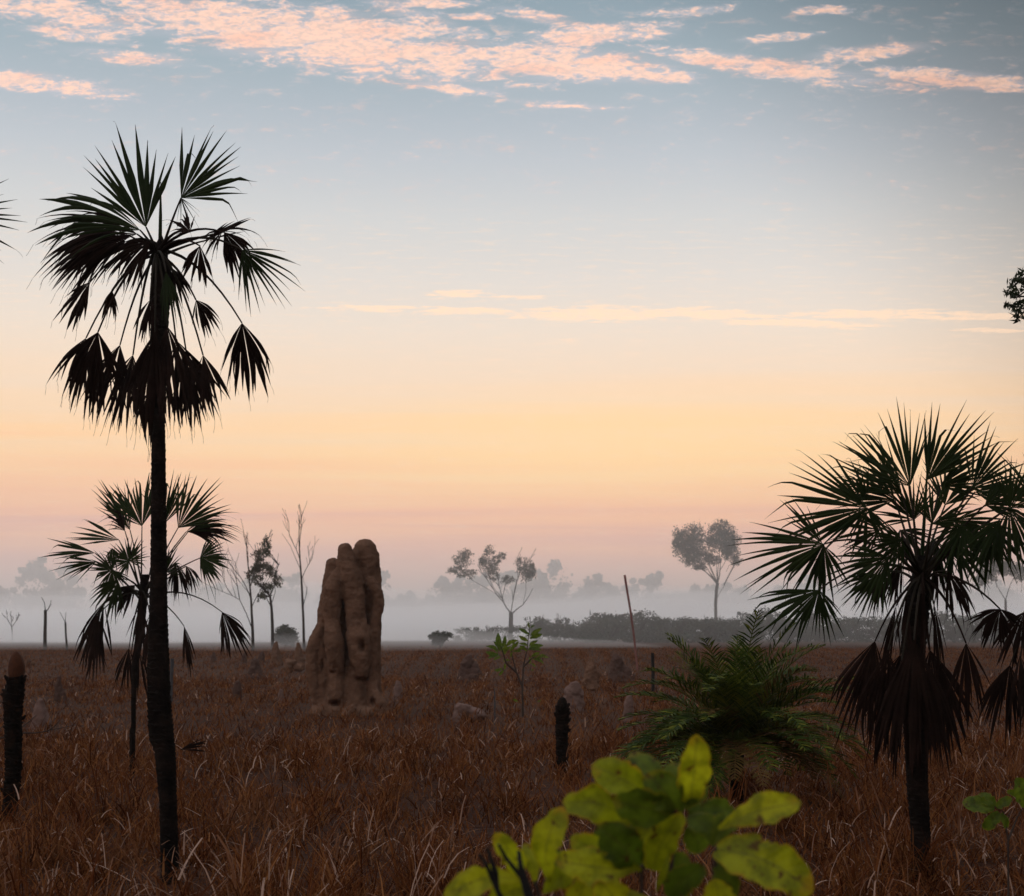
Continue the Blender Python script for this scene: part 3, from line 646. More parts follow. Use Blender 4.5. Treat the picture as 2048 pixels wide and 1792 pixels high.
for i, (px, yt, yb, w, mat, shp, lab) in enumerate(SM):
    d = gdist(yb, .22); wm = w * d / F; ztop = EYE + (HY - yt) * d / F
    rd = random.Random(i)
    cs = []
    for c in SHP[shp]:
        cs.append([((x + rd.uniform(-.04, .04)) * wm, y * wm, max(0, z * ztop - (0 if z < .01 else 0)), r * wm) for x, y, z, r in c])
    zs = max(z + r for c in cs for x, y, z, r in c); kz = ztop / zs
    cs = [[(x, y, z * kz if zs > ztop else z, r * (min(1, kz * 1.1))) for x, y, z, r in c] for c in cs]
    o = sdf_mound('termite_mound', cs, M[mat], max(.022, wm / 30), wm * .2, wm * .3, smooth=1)
    p = P(px, HY, d); o.location = (p.x, p.y, 0)
    tag(o, lab, 'termite mound', 'termite mounds on the plain')

# ------------------------------------------------------------------ charred stumps
def stump(label, d, prof, cone, conemat, flare):
    base = P(prof[-1][0], HY, d); base.z = 0
    root = thing('cycad_stump', base, label, 'stump', 'charred stumps')
    tr = scaly_trunk('trunk', prof, d, M['char'], root, ring=.034, rough=.12, sides=16, ledge=.07)
    rd = random.Random(int(prof[0][0]))
    # broken leaf bases round the stem
    pys = [q[1] for q in prof]
    for k in range(int(16 * flare)):
        fy = rd.uniform(pys[0], pys[0] + 8) if k < 9 else rd.uniform(pys[0], pys[-1]); x = np.interp(fy, pys, [q[0] for q in prof]); w = np.interp(fy, pys, [q[2] for q in prof]) * d / F / 2
        a = rd.uniform(0, 6.28); dv = Vector((math.cos(a), math.sin(a), 0)); c = P(x, fy, d)
        mb = MB(); mb.tube([c + dv * w * .7, c + dv * w * 1.15 + Vector((0, 0, .012)), c + dv * w * 1.38 + Vector((0, 0, .035))], [.02, .016, .008], 5)
        adopt(root, mb.build('leaf_base', M['char']))
    mb = MB(); rows = []; S = 14
    for (x, y, w) in cone:
        c = P(x, y, d); rows.append([c + Vector((math.cos(2 * math.pi * k / S), math.sin(2 * math.pi * k / S), 0)) * w * d / F / 2 * (1 + (.05 if k % 2 else -.03)) for k in range(S)])
    mb.quadstrip(rows, 0, True); mb.f.append(tuple(range(S))[::-1]); mb.mi.append(0); mb.f.append(tuple((len(rows) - 1) * S + k for k in range(S))); mb.mi.append(0)
    adopt(root, mb.build('cone', conemat, smooth=True))
stump('charred stump with an orange egg-shaped cone on top', 11.8,
      [(16, 677, 17), (15, 686, 17), (14, 690, 21), (13.5, 695, 22), (13, 705, 18), (13.5, 740, 16.5), (13, 775, 16), (11, 800, 15), (9, 815, 15), (8.5, 822, 15)],
      [(16, 679, 15), (16, 676, 15), (16.2, 671, 16.5), (16.2, 666, 16), (16.2, 660, 13.5), (16, 655, 9.5), (15.8, 651.8, 4.5), (15.8, 651, 1)], M['cone'], 1.2)
stump('charred stump with a small dark knob on top, left of the yellow-green shrub', 15.3,
      [(562.5, 706, 13), (562.5, 712, 14.5), (562, 720, 13), (562, 740, 12.5), (562, 760, 12), (562, 776, 12), (562, 779, 12)],
      [(562, 710, 10), (562.5, 705, 10.5), (562.5, 701, 9), (562.5, 698, 5.5), (562.5, 697, 1.5)], M['char'], 1.5)

# posts, pole, stakes, twigs
def post(name, label, pts, d, mat, cat, group=None, sides=8):
    mb = MB(); ps = []; rs = []
    n = len(pts)
    for i in range(n - 1):
        for k in range(5):
            f = k / 5; ps.append(P(pts[i][0] * (1 - f) + pts[i + 1][0] * f, pts[i][1] * (1 - f) + pts[i + 1][1] * f, d)); rs.append((pts[i][2] * (1 - f) + pts[i + 1][2] * f) * d / F / 2)
    ps.append(P(pts[-1][0], pts[-1][1], d)); rs.append(pts[-1][2] * d / F / 2)
    mb.tube(ps, rs, sides, rough=.1)
    o = mb.build(name, mat, origin=(ps[-1].x, ps[-1].y, max(0, ps[-1].z))); return tag(o, label, cat, group)
gy = lambda d: HY + EYE * F / d
post('wooden_post', 'short black post standing behind the left side of the cycad', [(652.5, 653, 3.4), (653, 670, 3.2), (653, gy(34), 3.4)], 34, M['post'], 'post')
post('wooden_post', 'short grey post close behind the trunk of the tall palm', [(172.5, 658.5, 4), (171.5, 675, 3.6), (171, gy(31), 3.6)], 31, M['postgrey'], 'post')
post('dead_stake', 'thin grey dead stake left of the leafy sapling', [(494.3, 688, .8), (494.8, 700, 1.5), (494.8, gy(24), 1.6)], 24, M['postgrey'], 'stake')
post('leaning_pole', 'thin reddish leaning bare pole rising from the grass through the fog band', [(624.6, 575, 2.2), (630, 608, 2.2), (634, 636, 2.0), (637.5, gy(56), 1.8)], 56, M['pole'], 'pole')

def twigs(name, label, paths, d, mat, cat):
    mb = MB(); lo = None
    for path in paths:
        ps = [P(x, y, d + dd) for x, y, w, dd in path]; mb.tube(ps, [w * d / F / 2 for x, y, w, dd in path], 5)
        for p in ps: lo = p if lo is None or p.z < lo.z else lo
    return tag(mb.build(name, mat, origin=lo), label, cat)
twigs('dead_branch', 'bare dead twigs sticking out behind the stump with the orange cone',
      [[(-20, 742, 2.6, .2), (0, 738, 2.2, .1), (10, 737, 2, .12), (24, 733, 1.8, .15), (36, 733, 1.5, .2), (48, 731, 1.3, .2), (56, 725, 1.1, .2), (60, 720, .7, .2)], [(50, 730, 1.0, .2), (62, 728, .9, .25), (74, 725, .5, .3)],
       [(8, 737, 1.8, .12), (22, 727, 1.3, .15), (30, 721, 1.1, .18), (36.5, 715, .6, .2)], [(-20, 742, 2, .2), (-2, 731, 1.5, .15), (5, 724, 1, .2)], [(-20, 742, 3, .2), (-24, 780, 3.5, .25), (-26, 826, 4, .3)]], 12.0, M['twig'], 'branch')
fr = fan_blade(P(180, 750, 11.6), R(16), 36 * 11.6 / F, R(40), True, .15, dphi=5, seed=77, pitch=R(30))
tag(fr.build('fallen_frond', M['palm_dead']), 'fallen grey dead frond lying on the grass right of the tall trunk', 'dead frond')

# ------------------------------------------------------------------ trees
def leaf_cloud(specs, size, seed, mat, name, root, per=1.0, asp=.24):
    """specs: (centre Vector, rx, ry, rz, n). leaves are small lance-shaped quads in sub-clusters"""
    g = np.random.default_rng(seed); vs = []; nv = 0; qs = []
    for c, rx, ry, rz, n in specs:
        n = int(n * per); ns = max(3, n // 14)
        u_ = g.normal(size=(ns, 3)); u_ /= np.linalg.norm(u_, axis=1)[:, None]; u_ *= (g.random((ns, 1)) ** .45)
        sub = u_ * np.array([rx, ry, rz])
        idx = g.integers(0, ns, n)
        p = np.array(c) + sub[idx] + g.normal(size=(n, 3)) * np.array([rx, ry, rz]) * .16
        a = g.normal(size=(n, 3)); a[:, 2] -= .5; a /= np.linalg.norm(a, axis=1)[:, None]
        b = np.cross(a, g.normal(size=(n, 3))); b /= np.linalg.norm(b, axis=1)[:, None]
        L = size * g.uniform(.6, 1.3, (n, 1)); w = L * asp
        quad = np.stack([p - a * L / 2, p + b * w, p + a * L / 2, p - b * w], 1).reshape(-1, 3)
        vs.append(quad); qs.append(np.arange(nv, nv + 4 * n).reshape(-1, 4)); nv += 4 * n
    o = npmesh(name, np.concatenate(vs), np.concatenate(qs), mat)
    return adopt(root, o)

def grow(mb, p, d, L, r, lev, rd, up=.25, split=3, spreadv=.55, tips=None, minr=.004):
    """recursive bare limb"""
    n = 5; pts = [p]; dv = d
    for i in range(n):
        dv = unit(dv + Vector((rd.gauss(0, .10), rd.gauss(0, .10), rd.gauss(0, .06) + up * .15))); pts.append(pts[-1] + dv * L / n)
    mb.tube(pts, [max(minr, r * (1 - .55 * i / n)) for i in range(n + 1)], 5 if lev > 1 else 4, cap=False)
    if lev <= 0:
        if tips is not None: tips.append(pts[-1])
        return
    for k in range(split):
        f = rd.uniform(.35, 1.0) if k else 1.0
        q = pts[min(n, int(f * n))]
        ax = Vector((rd.gauss(0, 1), rd.gauss(0, 1), rd.gauss(0, .4)))
        nd = unit(dv + unit(ax) * spreadv * rd.uniform(.6, 1.2) + Vector((0, 0, up)))
        grow(mb, q, nd, L * rd.uniform(.5, .75), r * .5, lev - 1, rd, up, split, spreadv, tips, minr)

def tree(name, label, d, trunk, limbs=(), clumps=(), bare=(), seed=0, leaf=.16, dens=1.0, group=None, cat='tree', leafmat='leaf_far', barkmat='bark', tips=True, minr=None):
    """trunk / limbs: (px, py, width px); clumps: (px, py, rx, ry); bare: (px, py, angle, length px, width px, levels)"""
    rd = random.Random(seed); k = d / F
    base = P(trunk[0][0], HY, d); base.z = 0
    root = thing(name, base, label, cat, group)
    mb = MB(); minr = minr or .22 * k
    tp = [Vector((base.x, d, -.05))] + [P(x, min(y, HY + EYE * F / d - 3), d) for x, y, w in trunk]
    mb.tube(tp, [trunk[0][2] * k * .62] + [w * k / 2 for x, y, w in trunk], 8, rough=.05)
    nodes = [p_ for a_, b_ in zip(tp, tp[1:]) for p_ in [a_.lerp(b_, f_ / 4) for f_ in range(5)]]
    for lb in limbs:
        q0 = P(lb[0][0], lb[0][1], d); dd = min(nodes, key=lambda q: abs(q.x - q0.x) + abs(q.z - q0.z)).y - d; pts = []
        for j, (x, y, w) in enumerate(lb):
            pts.append(P(x, y, d) + Vector((0, dd, 0)) if j else min(nodes, key=lambda q: abs(q.x - q0.x) + abs(q.z - q0.z)).copy()); dd += rd.uniform(-1, 1) * 5 * k
        nodes += [p_ for a_, b_ in zip(pts, pts[1:]) for p_ in (a_, a_.lerp(b_, .5), b_)]
        mb.tube(pts, [max(minr, w * k * .24) for x, y, w in lb], 6, cap=False)
    for (x, y, an, L, w, lev) in bare:
        q0 = P(x, y, d); q0 = min(nodes, key=lambda q: abs(q.x - q0.x) + abs(q.z - q0.z))
        a = R(an); grow(mb, q0, unit(Vector((math.cos(a), rd.uniform(-.4, .4), math.sin(a)))), L * k, w * k / 2, lev, rd, minr=minr)
    specs = []
    tops = [Vector(q) for q in tp[2:]] + [P(lb[-1][0], lb[-1][1], d) for lb in limbs]
    for (x, y, rx, ry) in clumps:
        c = P(x, y, d) + Vector((0, rd.uniform(-1, 1) * rx * k * .8, 0))
        specs.append((c, rx * k * 1.2, (rx + ry) / 2 * k, ry * k * 1.2, int(30 * dens * (rx * ry) ** .5 * (rx * ry) ** .45 / 3)))
        if tips and tops:
            s = min(tops, key=lambda q: (q - c).length + (2 if q.z > c.z else 0))
            for q in range(3):
                e = c + Vector((rd.uniform(-.6, .6) * rx * k, rd.uniform(-.5, .5) * rx * k, rd.uniform(-.5, .6) * ry * k)); m_ = s.lerp(e, .5) + Vector((rd.uniform(-2, 2) * k, 0, -2 * k))
                mb.tube(bez(s, m_, e, 6), [max(minr, 1.1 * k * (.5 - .08 * i)) for i in range(6)], 5, cap=False)
    adopt(root, mb.build('trunk', M[barkmat]))
    if specs: leaf_cloud(specs, leaf, seed + 1, M[leafmat], 'crown', root)
    return root
TG = 'trees standing in the morning fog'
tree('gum_tree', 'slender tree with a rounded two-lobed crown near the right palm', 215, [(716.4, 646, 3.2), (716, 630, 3), (715.6, 604, 3), (716.5, 590, 3.1), (717.6, 583, 3.3)],
     limbs=[[(717.5, 584, 2.6), (711, 577, 2.2), (705.7, 572, 1.8), (697, 566, 1.2), (688, 552, .7)], [(717.6, 583, 2.8), (719.5, 575, 2.3), (720.4, 566, 1.8), (720, 552, 1.1), (722, 535, .6)], [(719.8, 572, 1.4), (725, 563, 1), (731, 545, .6)], [(716.5, 600, .9), (719, 593, .7), (724, 585, .5)], [(704, 571, 1.3), (700, 560, .9), (694, 540, .6)]],
     clumps=[(680, 537, 7, 8), (693, 536, 11, 10), (684, 549, 9, 8), (696, 549, 10, 9), (692, 560, 9, 6), (702, 566, 8, 4), (720, 529, 9, 8), (731, 538, 8, 11), (720, 543, 11, 9), (729, 552, 9, 8), (709, 556, 7, 6), (712, 540, 5, 7), (677, 545, 4, 5), (736, 560, 5, 5), (716, 560, 6, 4)], seed=1, leaf=.33, dens=1.8, group=TG)
tree('gum_tree', 'crooked fog-wrapped tree with scattered leaf clumps, behind the leafy sapling', 190, [(510, 648, 5), (510.5, 634, 4.4), (511, 617, 4.2), (511, 612, 4)],
     limbs=[[(511, 615, 3), (517, 609, 2.3), (523, 604.6, 1.9), (529, 596, 1.2), (533, 588, .8)], [(510, 613, 2.8), (506, 607, 2.2), (502, 598, 1.4), (494, 588, 1), (488, 575, .7), (489, 556, .5)], [(511, 612, 2), (513, 600, 1.4), (512, 590, .9)], [(502, 598, 1), (490, 590, .8), (472, 580, .7), (463, 566, .6)], [(523, 604, 1), (526, 590, .8), (526, 574, .6)]],
     bare=[(507, 606, 110, 26, 1.2, 2), (513, 602, 75, 28, 1.2, 2), (505, 604, 140, 28, 1.1, 2)],
     clumps=[(462, 560, 8, 7), (467, 554, 5, 5), (454, 570, 6, 4), (461, 573, 6, 4), (470, 574, 7, 4), (484, 562, 6, 8), (489, 551, 5, 5), (493, 568, 6, 9), (502, 556, 5, 3.5), (497, 559, 5, 4), (526, 571, 8, 8), (522, 564, 6, 6), (532, 575, 5, 5), (531, 568, 4, 6), (508, 580, 6, 4), (494, 577, 4, 4)], seed=2, leaf=.25, dens=1.6, group=TG, tips=False)
tree('gum_tree', 'slender tree with sparse dark foliage between two bare trees', 112, [(272.6, 648, 3.4), (272.4, 625, 3), (271.5, 608, 2.6), (270, 596, 2)],
     limbs=[[(271.5, 610, 1.8), (266, 596, 1.4), (263, 580, 1.1), (264, 560, .8), (266, 535, .5)], [(271.5, 606, 1.6), (276, 592, 1.2), (276, 578, .8), (279, 565, .5)], [(265, 590, .9), (257, 580, .8), (252, 570, .5)]],
     bare=[(266, 560, 85, 18, .9, 2), (277, 585, 70, 14, .8, 1)],
     clumps=[(262, 553, 8, 8), (266, 546, 4, 9), (263, 566, 9, 7), (252, 575, 6, 6), (258, 580, 6, 5), (275, 580, 6, 8), (262, 596, 5, 5), (267, 589, 6, 5), (270, 570, 4, 6), (256, 568, 4, 5)], seed=3, leaf=.19, dens=1.0, group=TG)
tree('dead_tree', 'bare dead tree with wide spreading branches, right of the smaller palm', 106, [(253, 648, 3.2), (252.6, 630, 2.8), (251, 600, 2), (249, 575, 1.3), (247, 555, .8), (246, 535, .4)],
     limbs=[[(252.5, 628, 2), (247, 614, 1.7), (241, 600, 1.5), (234, 596, 1.2), (225, 592, 1), (212, 586, .7), (202, 580, .5)], [(238, 598, 1.1), (233, 585, .8), (230, 570, .5)], [(226, 592, .8), (220, 580, .5), (216, 574, .4)]],
     bare=[(251, 600, 110, 32, 1.1, 2), (250, 590, 70, 30, 1.1, 2), (249, 572, 100, 26, .9, 2), (241, 600, 100, 34, 1, 2), (234, 596, 130, 26, .9, 2), (250, 610, 60, 30, 1, 2)], seed=4, group=TG, minr=.012)
tree('dead_tree', 'tall thin bare tree just left of the giant mound', 108, [(304, 648, 2.8), (303.4, 620, 2.4), (301.5, 580, 2), (300, 560, 1.5), (299, 540, 1), (299.3, 515, .5)],
     limbs=[[(300.3, 568, 1.2), (294, 555, 1), (290, 546, .8), (281, 533, .4)]],
     bare=[(301.5, 580, 75, 24, .9, 2), (300, 562, 110, 28, .9, 2), (299.5, 548, 75, 26, .8, 2), (303, 605, 80, 22, .8, 1), (299, 535, 100, 20, .6, 1)], seed=5, group=TG, minr=.012)
tree('dead_tree', 'thick broken-off dark trunk standing alone in the fog at the left', 108, [(45, 650, 4), (45, 635, 3.6), (45.4, 620, 3.3), (45.3, 610, 3)],
     bare=[(45, 611, 100, 8, 1, 1), (46, 612, 60, 9, 1, 1)], seed=6, group=TG)
tree('dead_tree', 'thin forked dead trunk right of the thick broken-off trunk', 106, [(67, 651, 2.4), (66, 636, 2), (65.3, 622, 1.8)],
     limbs=[[(65.3, 622, 1.5), (62.5, 616, 1), (61.5, 612, .6)], [(65.3, 622, 1.5), (67, 616, 1), (67.4, 612, .6)]], seed=7, group=TG)
tree('dead_tree', 'faint small bare tree nearest the left edge in the fog', 175, [(12.5, 643, 1.6), (12, 630, 1.4), (11.5, 626, 1.3)],
     bare=[(11.5, 626, 125, 9, 1, 2), (11.5, 627, 55, 9, 1, 2), (11.5, 626, 90, 8, .9, 2)], seed=8, group=TG)
tree('gum_tree', 'faint fog-dimmed tree behind the fronds of the right palm', 190, [(1007, 643, 3), (1006, 620, 2.8), (1005.5, 600, 2.4)],
     limbs=[[(1005.5, 602, 2), (998, 588, 1.4), (992, 576, .8)], [(1005.5, 602, 2), (1011, 586, 1.4), (1016, 572, .8)]], clumps=[(990, 572, 10, 7), (1003, 566, 10, 8), (1016, 570, 9, 8), (978, 580, 8, 5)], seed=9, leaf=.4, dens=1.2, group=TG)
tree('round_bush', 'round leafy bush between the slender leafy tree and the tall bare one', 135, [(286, 648, 2), (286, 641, 1.8)],
     clumps=[(286, 634, 7, 6), (280, 636, 5, 6), (292, 636, 5, 6), (285, 629, 5, 4), (289, 640, 6, 5), (281, 641, 5, 4)], seed=10, leaf=.26, dens=2.6, cat='bush', leafmat='shrub')
tree('wedge_bush', 'dark fan-shaped bush alone between the giant mound and the fog-wrapped tree', 128, [(440.5, 650, 1.8), (440.5, 644, 1.6)],
     limbs=[[(440.5, 645, 1.3), (435, 640, 1), (431, 635, .6)], [(440.5, 645, 1.3), (446, 640, 1), (450, 635, .6)]],
     clumps=[(433, 636, 5, 3), (440, 635, 6, 3), (447, 636, 5, 3), (440, 640, 6, 4), (437, 643, 4, 3)], seed=11, leaf=.24, dens=2.4, cat='bush', leafmat='shrub')

# thicket of far shrubs under the fog on the right
def shrub_proto(seed, w, h, bare):
    rd = random.Random(seed); root = thing('shrub', (0, 0, 0), None, 'shrub', 'shrubs of the thicket below the fog')
    mb = MB()
    for k in range(7): grow(mb, Vector((0, 0, -.05)), unit(Vector((rd.gauss(0, .9), rd.gauss(0, .9), 1))), h * .55, .06, 2, rd, minr=.025)
    adopt(root, mb.build('trunk', M['bark']))
    sp = [(Vector((rd.uniform(-.5, .5) * w, rd.uniform(-.5, .5) * w, h * rd.uniform(.15, .8))), w * .24, w * .24, h * .24, int(210 * bare)) for _ in range(11)]
    leaf_cloud(sp, .30, seed, M['shrub'], 'crown', root); return root
protos = [shrub_proto(21, 5.5, 3.0, 1.0), shrub_proto(22, 4.5, 2.6, .55), shrub_proto(23, 6.5, 2.8, 1.3)]
SHL = 'dim blue-grey shrub in the thicket line under the fog bank, right half'
rd = random.Random(99)
xs = [470, 484, 497, 540, 552, 563, 573, 586, 598, 607, 616, 627, 638, 648, 660, 670, 680, 690, 699, 708, 724, 733, 744, 756, 770, 782, 796, 808, 822, 836, 850, 866, 880, 896, 910, 926, 940, 955, 970, 985, 1000, 1015, 1030, 1046]
for i, px in enumerate(xs):
    pr = protos[i % 3] if not 535 < px < 590 else protos[1]
    fresh = i < 3
    if fresh: pr = protos[i]; o = pr
    else:
        o = pr.copy(); COL.objects.link(o)
        for ch in pr.children:
            c = ch.copy(); COL.objects.link(c); c.parent = o; c.matrix_parent_inverse = Matrix()
    d = rd.uniform(174, 192); p = P(px + rd.uniform(-3, 3), HY, d)
    s = rd.uniform(.8, 1.2) * (.68 if px < 535 else 1.12); o.location = (p.x, p.y, 0); o.rotation_euler = (0, 0, rd.uniform(0, 6.28)); o.scale = (s, s, s * rd.uniform(.85, 1.15))
    o['label'] = SHL
for pr in protos:
    for ch in pr.children: ch.matrix_parent_inverse = Matrix()

# far wood: one mass of crowns along the horizon
def far_wood():
    g = np.random.default_rng(5); vs = []
    x = -330.0
    while x < 330:
        y = 560 + g.uniform(-20, 40); h = 19.4 + 1.6 * math.sin(x * .045 + 1.0) + 1.5 * math.sin(x * .17) + g.normal() * 1.5
        if g.random() < .10: h += g.uniform(2, 5)
        w = g.uniform(3, 5.5); n = 420
        for c in range(4):
            cx_ = x + g.normal() * w * .4; cz = h - g.uniform(0, 6) - w * .3; r = w * g.uniform(.35, .6)
            p = g.normal(size=(n // 4, 3)); p /= np.linalg.norm(p, axis=1)[:, None]; p *= g.random((n // 4, 1)) ** .5 * np.array([r, r, r * .8]); p += np.array([cx_, y, cz])
            vs.append(p)
        p = np.stack([x + g.normal(size=n // 2) * w * .7, y + g.normal(size=n // 2) * 3, g.uniform(1, max(4, h - 4), n // 2)], 1); vs.append(p)
        x += w * g.uniform(.45, .8)
    for (px, py, rr) in [(38, 568, 6), (30, 574, 5), (48, 573, 6), (22, 575, 4), (39, 560, 3.5), (56, 580, 4), (476, 579, 4), (486, 577, 4), (500, 576, 3), (540, 579, 4), (655, 577, 4), (659, 573, 2.5), (652, 580, 4), (290, 577, 3), (296, 576, 3), (384, 576, 3), (386, 571, 1.5), (590, 580, 5), (600, 580, 4), (512, 573, 3)]:
        d = 560; c = P(px, py + 3, d); n = int(60 * rr); ns = 7; off = g.normal(size=(ns, 3)) * rr * .33; p = g.normal(size=(n, 3)); p /= np.linalg.norm(p, axis=1)[:, None]; p *= g.random((n, 1)) ** .5 * rr * .36; p += off[g.integers(0, ns, n)]
        vs.append(p + np.array(c)); m_ = n // 6
        vs.append(np.stack([c.x + g.normal(size=m_) * .5 * rr, c.y + g.normal(size=m_), g.uniform(1, c.z, m_)], 1))
    p = np.concatenate(vs); n = len(p)
    a = g.normal(size=(n, 3)); a /= np.linalg.norm(a, axis=1)[:, None]; b_ = np.cross(a, g.normal(size=(n, 3))); b_ /= np.linalg.norm(b_, axis=1)[:, None]
    L = g.uniform(.7, 1.5, (n, 1))
    q = np.stack([p - a * L * .6, p + b_ * L * .5, p + a * L * .6, p - b_ * L * .5], 1).reshape(-1, 3)
    q[:, 2] = np.maximum(q[:, 2], 0)
    return npmesh('far_wood', q, np.arange(4 * n).reshape(-1, 4), M['leaf_far'])
tag(far_wood(), kind='stuff')

# tree at the right edge of which only hanging leaves are in view
def edge_tree():
    d = 12.0; base = P(1130, HY, d); base.z = 0
    root = thing('gum_tree', base, 'tree past the right edge, only a tuft of hanging dark leaves in view', 'tree')
    mb = MB(); rd = random.Random(3)
    mb.tube([base + Vector((0, 0, -.05)), P(1132, 600, d), P(1122, 420, d), P(1110, 300, d), P(1100, 200, d)], [.13, .11, .09, .06, .03], 9)
    tips = [(1014, 282), (1008, 290), (1016, 298), (1012, 306), (1020, 314), (1024, 296), (1018, 280), (1022, 306), (1022, 274), (1010, 298), (1024, 318), (1016, 310), (1021, 292),  (1046, 302), (1054, 284), (1070, 330), (1080, 345), (1056, 258), (1120, 180), (1160, 250), (1150, 200)]
    sp = []
    for i, (x, y) in enumerate(tips):
        c = P(x, y, d + rd.uniform(-.4, .4)); s = P(1108 + rd.uniform(-4, 4), 300 + rd.uniform(-60, 30), d)
        mb.tube(bez(s, s.lerp(c, .6) + Vector((0, 0, .14)), c, 8), [.018 - .0018 * k for k in range(8)], 5, cap=False)
        r = .075 if x < 1029 else .16
        sp.append((c, r, r * 1.3, r * 1.15, 24 if r < .1 else 300))
    adopt(root, mb.build('trunk', M['bark']))
    leaf_cloud(sp, .075, 8, M['leaf_near'], 'crown', root, 1.0, .13)
edge_tree()

# ------------------------------------------------------------------ leaves with UV
def big_leaf(name, base, tip, width, normal, mat, curve=.12, fold=.18, shape='obovate', seed=0, wav=.12):
    rd = random.Random(seed); base = Vector(base); tip = Vector(tip)
    ax = tip - base; L = ax.length; a = ax / L; n = unit(Vector(normal) - a * Vector(normal).dot(a)); s = a.cross(n)
    me = bpy.data.meshes.new(name); vs = []; fs = []; uvs = []; rd_c = rd.uniform(.2, 1.6)
    NL, NW = 22, 4; nts = [(rd.uniform(.25, .95), rd.choice((-1, 1)), rd.uniform(.15, .45), rd.uniform(.02, .06)) for _ in range(rd.choice((1, 2, 3)))]; bend = rd.uniform(-.12, .12)
    for i in range(NL + 1):
        t_ = i / NL
        if shape == 'obovate': w = (math.sin(math.pi * min(1, t_ ** 1.25 * .93 + .035)) ** .62) * (.45 + .55 * min(1, t_ * 1.6))
        elif shape == 'round': w = math.sin(math.pi * min(1, t_ * .94 + .03)) ** .55
        else: w = math.sin(math.pi * min(1, t_ * .96 + .02)) ** .9
        if i == NL: w *= .25
        w *= width / 2
        c = base + a * L * t_ + n * (curve * L * math.sin(math.pi * t_) - curve * L * rd_c * t_ * t_) + s * bend * L * math.sin(math.pi * t_)
        for j in range(-NW, NW + 1):
            q = j / NW
            nf = 1.0
            for (nt_, ns_, nd_, nw_) in nts:
                if q * ns_ > 0: nf -= nd_ * math.exp(-((t_ - nt_) / nw_) ** 2)
            nf = max(.4, nf) * (1 + .05 * math.sin(t_ * 31 + seed + (1.5 if q > 0 else 0)))
            z = abs(q) * fold * w + wav * w * math.sin(t_ * 9 + q * 3 + seed) * abs(q)
            vs.append(c + s * (q * w * nf * (1 + .05 * math.sin(t_ * 17 + seed * 2 + (0 if q > 0 else 2)))) + n * z); uvs.append((q, t_))
    K = 2 * NW + 1
    for i in range(NL):
        for j in range(K - 1): fs.append((i * K + j, i * K + j + 1, (i + 1) * K + j + 1, (i + 1) * K + j))
    me.from_pydata([tuple(v - base) for v in vs], [], fs); uvl = me.uv_layers.new()
    for lp in me.loops: uvl.data[lp.index].uv = uvs[lp.vertex_index]
    me.polygons.foreach_set('use_smooth', [True] * len(fs)); me.materials.append(mat)
    o = bpy.data.objects.new(name, me); COL.objects.link(o); o.location = base
    return o

